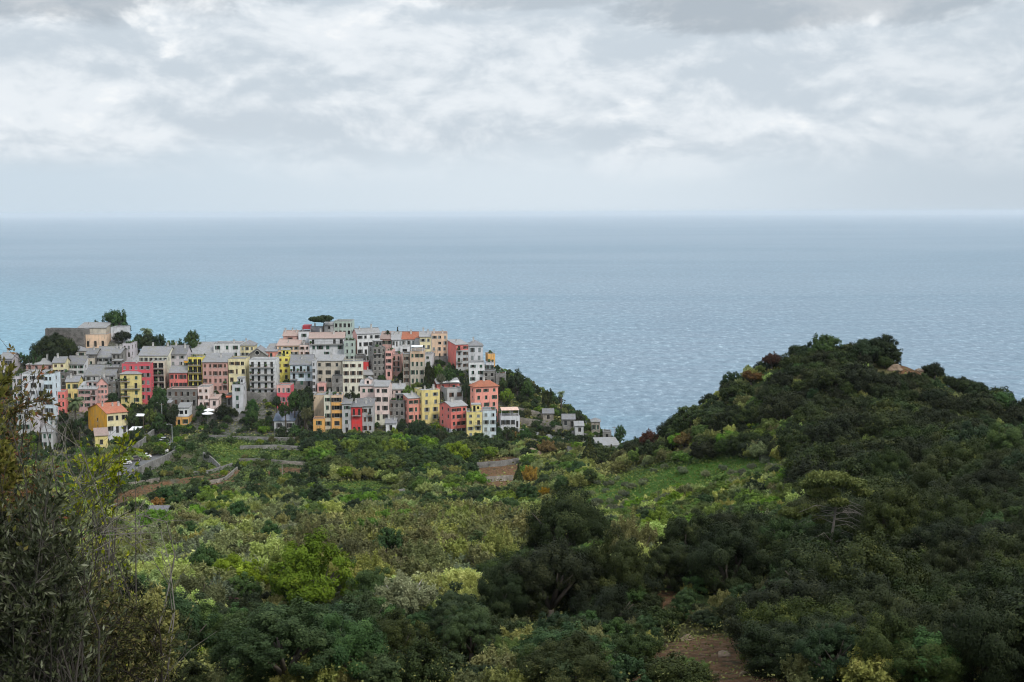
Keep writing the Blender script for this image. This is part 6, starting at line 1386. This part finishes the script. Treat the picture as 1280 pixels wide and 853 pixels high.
# ------------------------------------------------------------------ shrubs close to the camera
def twig_shrub(name, root_p, tips, leafspec, mats, label, cat, seed, rad=.035, bare=0.0, sub=7, leaves=9, bend=.25):
    """branches run from the root to each tip, fork into twigs and carry leaves"""
    rnd = random.Random(seed); rs = np.random.RandomState(seed); root_p = Vector(root_p); b = MB(); C = []; D = []; S = []
    nodes = [(Vector((0, 0, 0)), rad * 1.6)]; 
    mids = []
    for i, t in enumerate(tips):
        t = Vector(t) - root_p
        if mids and rnd.random() < .75:
            s = min(rnd.sample(mids, min(6, len(mids))), key=lambda m: (m[0] - t).length); start = s[0]; r0 = s[1] * .65
        else: start = Vector((rnd.uniform(-.1, .1), rnd.uniform(-.1, .1), 0)); r0 = rad
        L = (t - start).length; side = Vector((rnd.uniform(-1, 1), rnd.uniform(-1, 1), rnd.uniform(-.2, .9))) * L * bend * .5; pts = []
        n = 7
        for k in range(n + 1):
            u = k / n; pts.append(start.lerp(t, u) + side * math.sin(u * math.pi) + Vector((rnd.uniform(-1, 1), rnd.uniform(-1, 1), rnd.uniform(-1, 1))) * L * .012)
        rr = [max(.0022, r0 * (1 - .88 * k / n)) for k in range(n + 1)]; b.tube(pts, rr, 5, cap=False)
        for k in (2, 3, 4, 5): mids.append((pts[k], rr[k]))
        leafy = rnd.random() >= bare
        for q in range(sub):
            k = rnd.randint(2, n - 1); p = pts[k].lerp(pts[k + 1], rnd.random()); d = (pts[k + 1] - pts[k]).normalized() + Vector((rnd.uniform(-1, 1), rnd.uniform(-1, 1), rnd.uniform(-.5, 1))) * .8; d.normalize()
            l = min(.55, L * rnd.uniform(.12, .3)); e = p + d * l; m = p.lerp(e, .5) + Vector((rnd.uniform(-1, 1), rnd.uniform(-1, 1), rnd.uniform(-1, 1))) * l * .1; b.tube([p, m, e], [max(.0022, rr[k] * .45), .0022, .0014], 3, cap=False)
            if leafy and leafspec:
                for _ in range(leaves):
                    u = rnd.uniform(.15, 1.05); c = p.lerp(e, u); C.append(tuple(c)); dd = d + Vector((rnd.uniform(-1, 1), rnd.uniform(-1, 1), rnd.uniform(-.8, 1))) * .8; D.append(tuple(dd.normalized())); S.append(rnd.uniform(.6, 1.25))
    root = tag(empty(name, root_p), label, cat); link('branches', b.mesh('branches', [mats[0]], True), None, root)
    if C:
        C, D, S = np.array(C), np.array(D), np.array(S); n = len(C); ll, lw = leafspec; w = np.cross(D, unit(rs, n)); w /= np.linalg.norm(w, axis=1, keepdims=True); up = np.cross(w, D)
        Ls, Ws = (S * ll)[:, None], (S * lw)[:, None]
        base, tip = C, C + D * Ls; m1 = C + D * Ls * .45 + w * Ws * .5 + up * Ws * .14; m2 = C + D * Ls * .45 - w * Ws * .5 + up * Ws * .14
        V = np.stack([base, m1, tip, m2], 1).reshape(-1, 3)
        F = np.arange(n * 4).reshape(-1, 4); F = np.concatenate([F[:, [0, 1, 2]], F[:, [0, 2, 3]]]); t = np.tile(np.clip(rs.rand(n) * .9, 0, 1), 2)
        link('leaves', np_mesh('leaves', V, F, [mats[1]], dict(tint=t)), None, root)
    return root
LM['nearolive'] = leafmat('near_olive_leaves', (0.035, 0.050, 0.014), (0.095, 0.120, 0.035), (0.33, 0.36, 0.19), .2, .5, .25)
LM['neargreen'] = leafmat('near_yellow_green_leaves', (0.07, 0.09, 0.012), (0.17, 0.19, 0.025), (0.33, 0.30, 0.05), .35)
LM['nearrust'] = leafmat('near_rusty_leaves', (0.050, 0.060, 0.018), (0.13, 0.12, 0.035), (0.34, 0.13, 0.05), .25)
LM['neardark'] = leafmat('near_dark_leaves', (0.030, 0.036, 0.012), (0.075, 0.080, 0.026), (0.22, 0.18, 0.07), .2)
M_twig = plain('grey_twig_bark', (0.085, 0.075, 0.065), .95, .1, scale=8); M_darktwig = plain('dark_twig_bark', (0.04, 0.033, 0.028), .95, .1, scale=8)
M_twig2 = plain('bleached_twig_bark', (0.20, 0.18, 0.155), .95, .1, scale=8)
def tips_in(seed, polys, n, Y0, Y1):
    rnd = random.Random(seed); out = []
    while len(out) < n:
        pl = rnd.choice(polys); xs = [p[0] for p in pl]; ys = [p[1] for p in pl]; x, y = rnd.uniform(min(xs), max(xs)), rnd.uniform(min(ys), max(ys))
        if inpoly(np.array([x]), np.array([y]), pl)[0]: out.append(at(x, y, rnd.uniform(Y0, Y1)))
    return out
def groot(px, Y, extra=0):
    v = ray(px, 853); x = v.x / v.y * Y; return Vector((x, Y, float(ground(x, Y)) - extra))
twig_shrub('near_olive_bush', groot(20, 9.6), tips_in(1, [[(-40,650),(10,625),(50,606),(100,640),(118,700),(110,790),(60,900),(-40,900)]], 230, 8.8, 10.4), (.056, .017), (M_twig, LM['nearolive']), 'olive-like bush with narrow pale-backed leaves at the left edge', 'bush', 1, .022, 0, 9, 18)
twig_shrub('near_brush', groot(80, 11.0), tips_in(2, [[(-40,700),(90,690),(170,740),(215,800),(225,900),(-40,900)]], 300, 10.2, 12.6), (.038, .018), (M_darktwig, LM['neardark']), 'tangled dark brushwood with few leaves in the bottom left corner', 'bush', 2, .022, .12, 14, 12, .45)
twig_shrub('near_rusty_bush', groot(-5, 11.3), tips_in(3, [[(-40,470),(20,440),(42,450),(60,520),(55,590),(90,660),(60,720),(-40,720)]], 120, 10.4, 12), (.044, .020), (M_twig, LM['nearrust']), 'twiggy bush with rust and brown leaves at the upper left edge', 'bush', 3, .014, .05, 8, 13)
twig_shrub('near_green_spray', groot(-8, 9.8), tips_in(5, [[(-30,445),(12,446),(16,480),(-30,500)],[(-30,560),(22,545),(26,620),(-30,640)]], 30, 9.3, 10.1), (.05, .024), (M_twig, LM['neargreen']), 'small bright green spray against the sea at the left edge', 'bush', 5, .014, 0, 8, 12)
twig_shrub('near_yellow_green_bush', groot(105, 13.5), tips_in(4, [[(70,560),(85,520),(105,540),(120,600),(100,660),(60,640)],[(120,560),(165,545),(172,590),(150,620),(118,640)],[(90,600),(150,600),(130,680),(90,700)]], 60, 12.8, 14.6), (.052, .028), (M_twig, LM['neargreen']), 'bush of yellow-green leafy twigs rising before the farmhouse', 'bush', 4, .02, .25, 7, 7)
twig_shrub('near_bare_shrub', groot(60, 12.6), tips_in(6, [[(40,520),(75,500),(100,560),(110,620),(60,640),(30,590)],[(120,650),(190,640),(215,700),(180,690),(130,700)]], 26, 12, 13.4), None, (M_twig2, None), 'leafless shrub of thin pale branches in front of the grey houses', 'bush', 6, .014, 1, 8, 0, .7)
def bough():
    b = MB(); Y = 12.0; P = lambda x, y, d=0: at(x, y, Y + d); o = P(20, 790); root = tag(empty('fallen_bough', o), 'thick bare bough lying across the brush at the bottom left', 'branch')
    b.tube([P(-30, 775) - o, P(45, 798) - o, P(80, 814) - o, P(112, 824) - o, P(140, 822, .2) - o], [.022, .02, .016, .011, .004], 6); b.tube([P(0, 812) - o, P(60, 812, .1) - o, P(95, 818) - o], [.01, .012, .012], 5); b.tube([P(45, 798) - o, P(30, 770, -.2) - o], [.008, .003], 4)
    link('branches', b.mesh('branches', [M_darktwig], True), None, root)
bough()
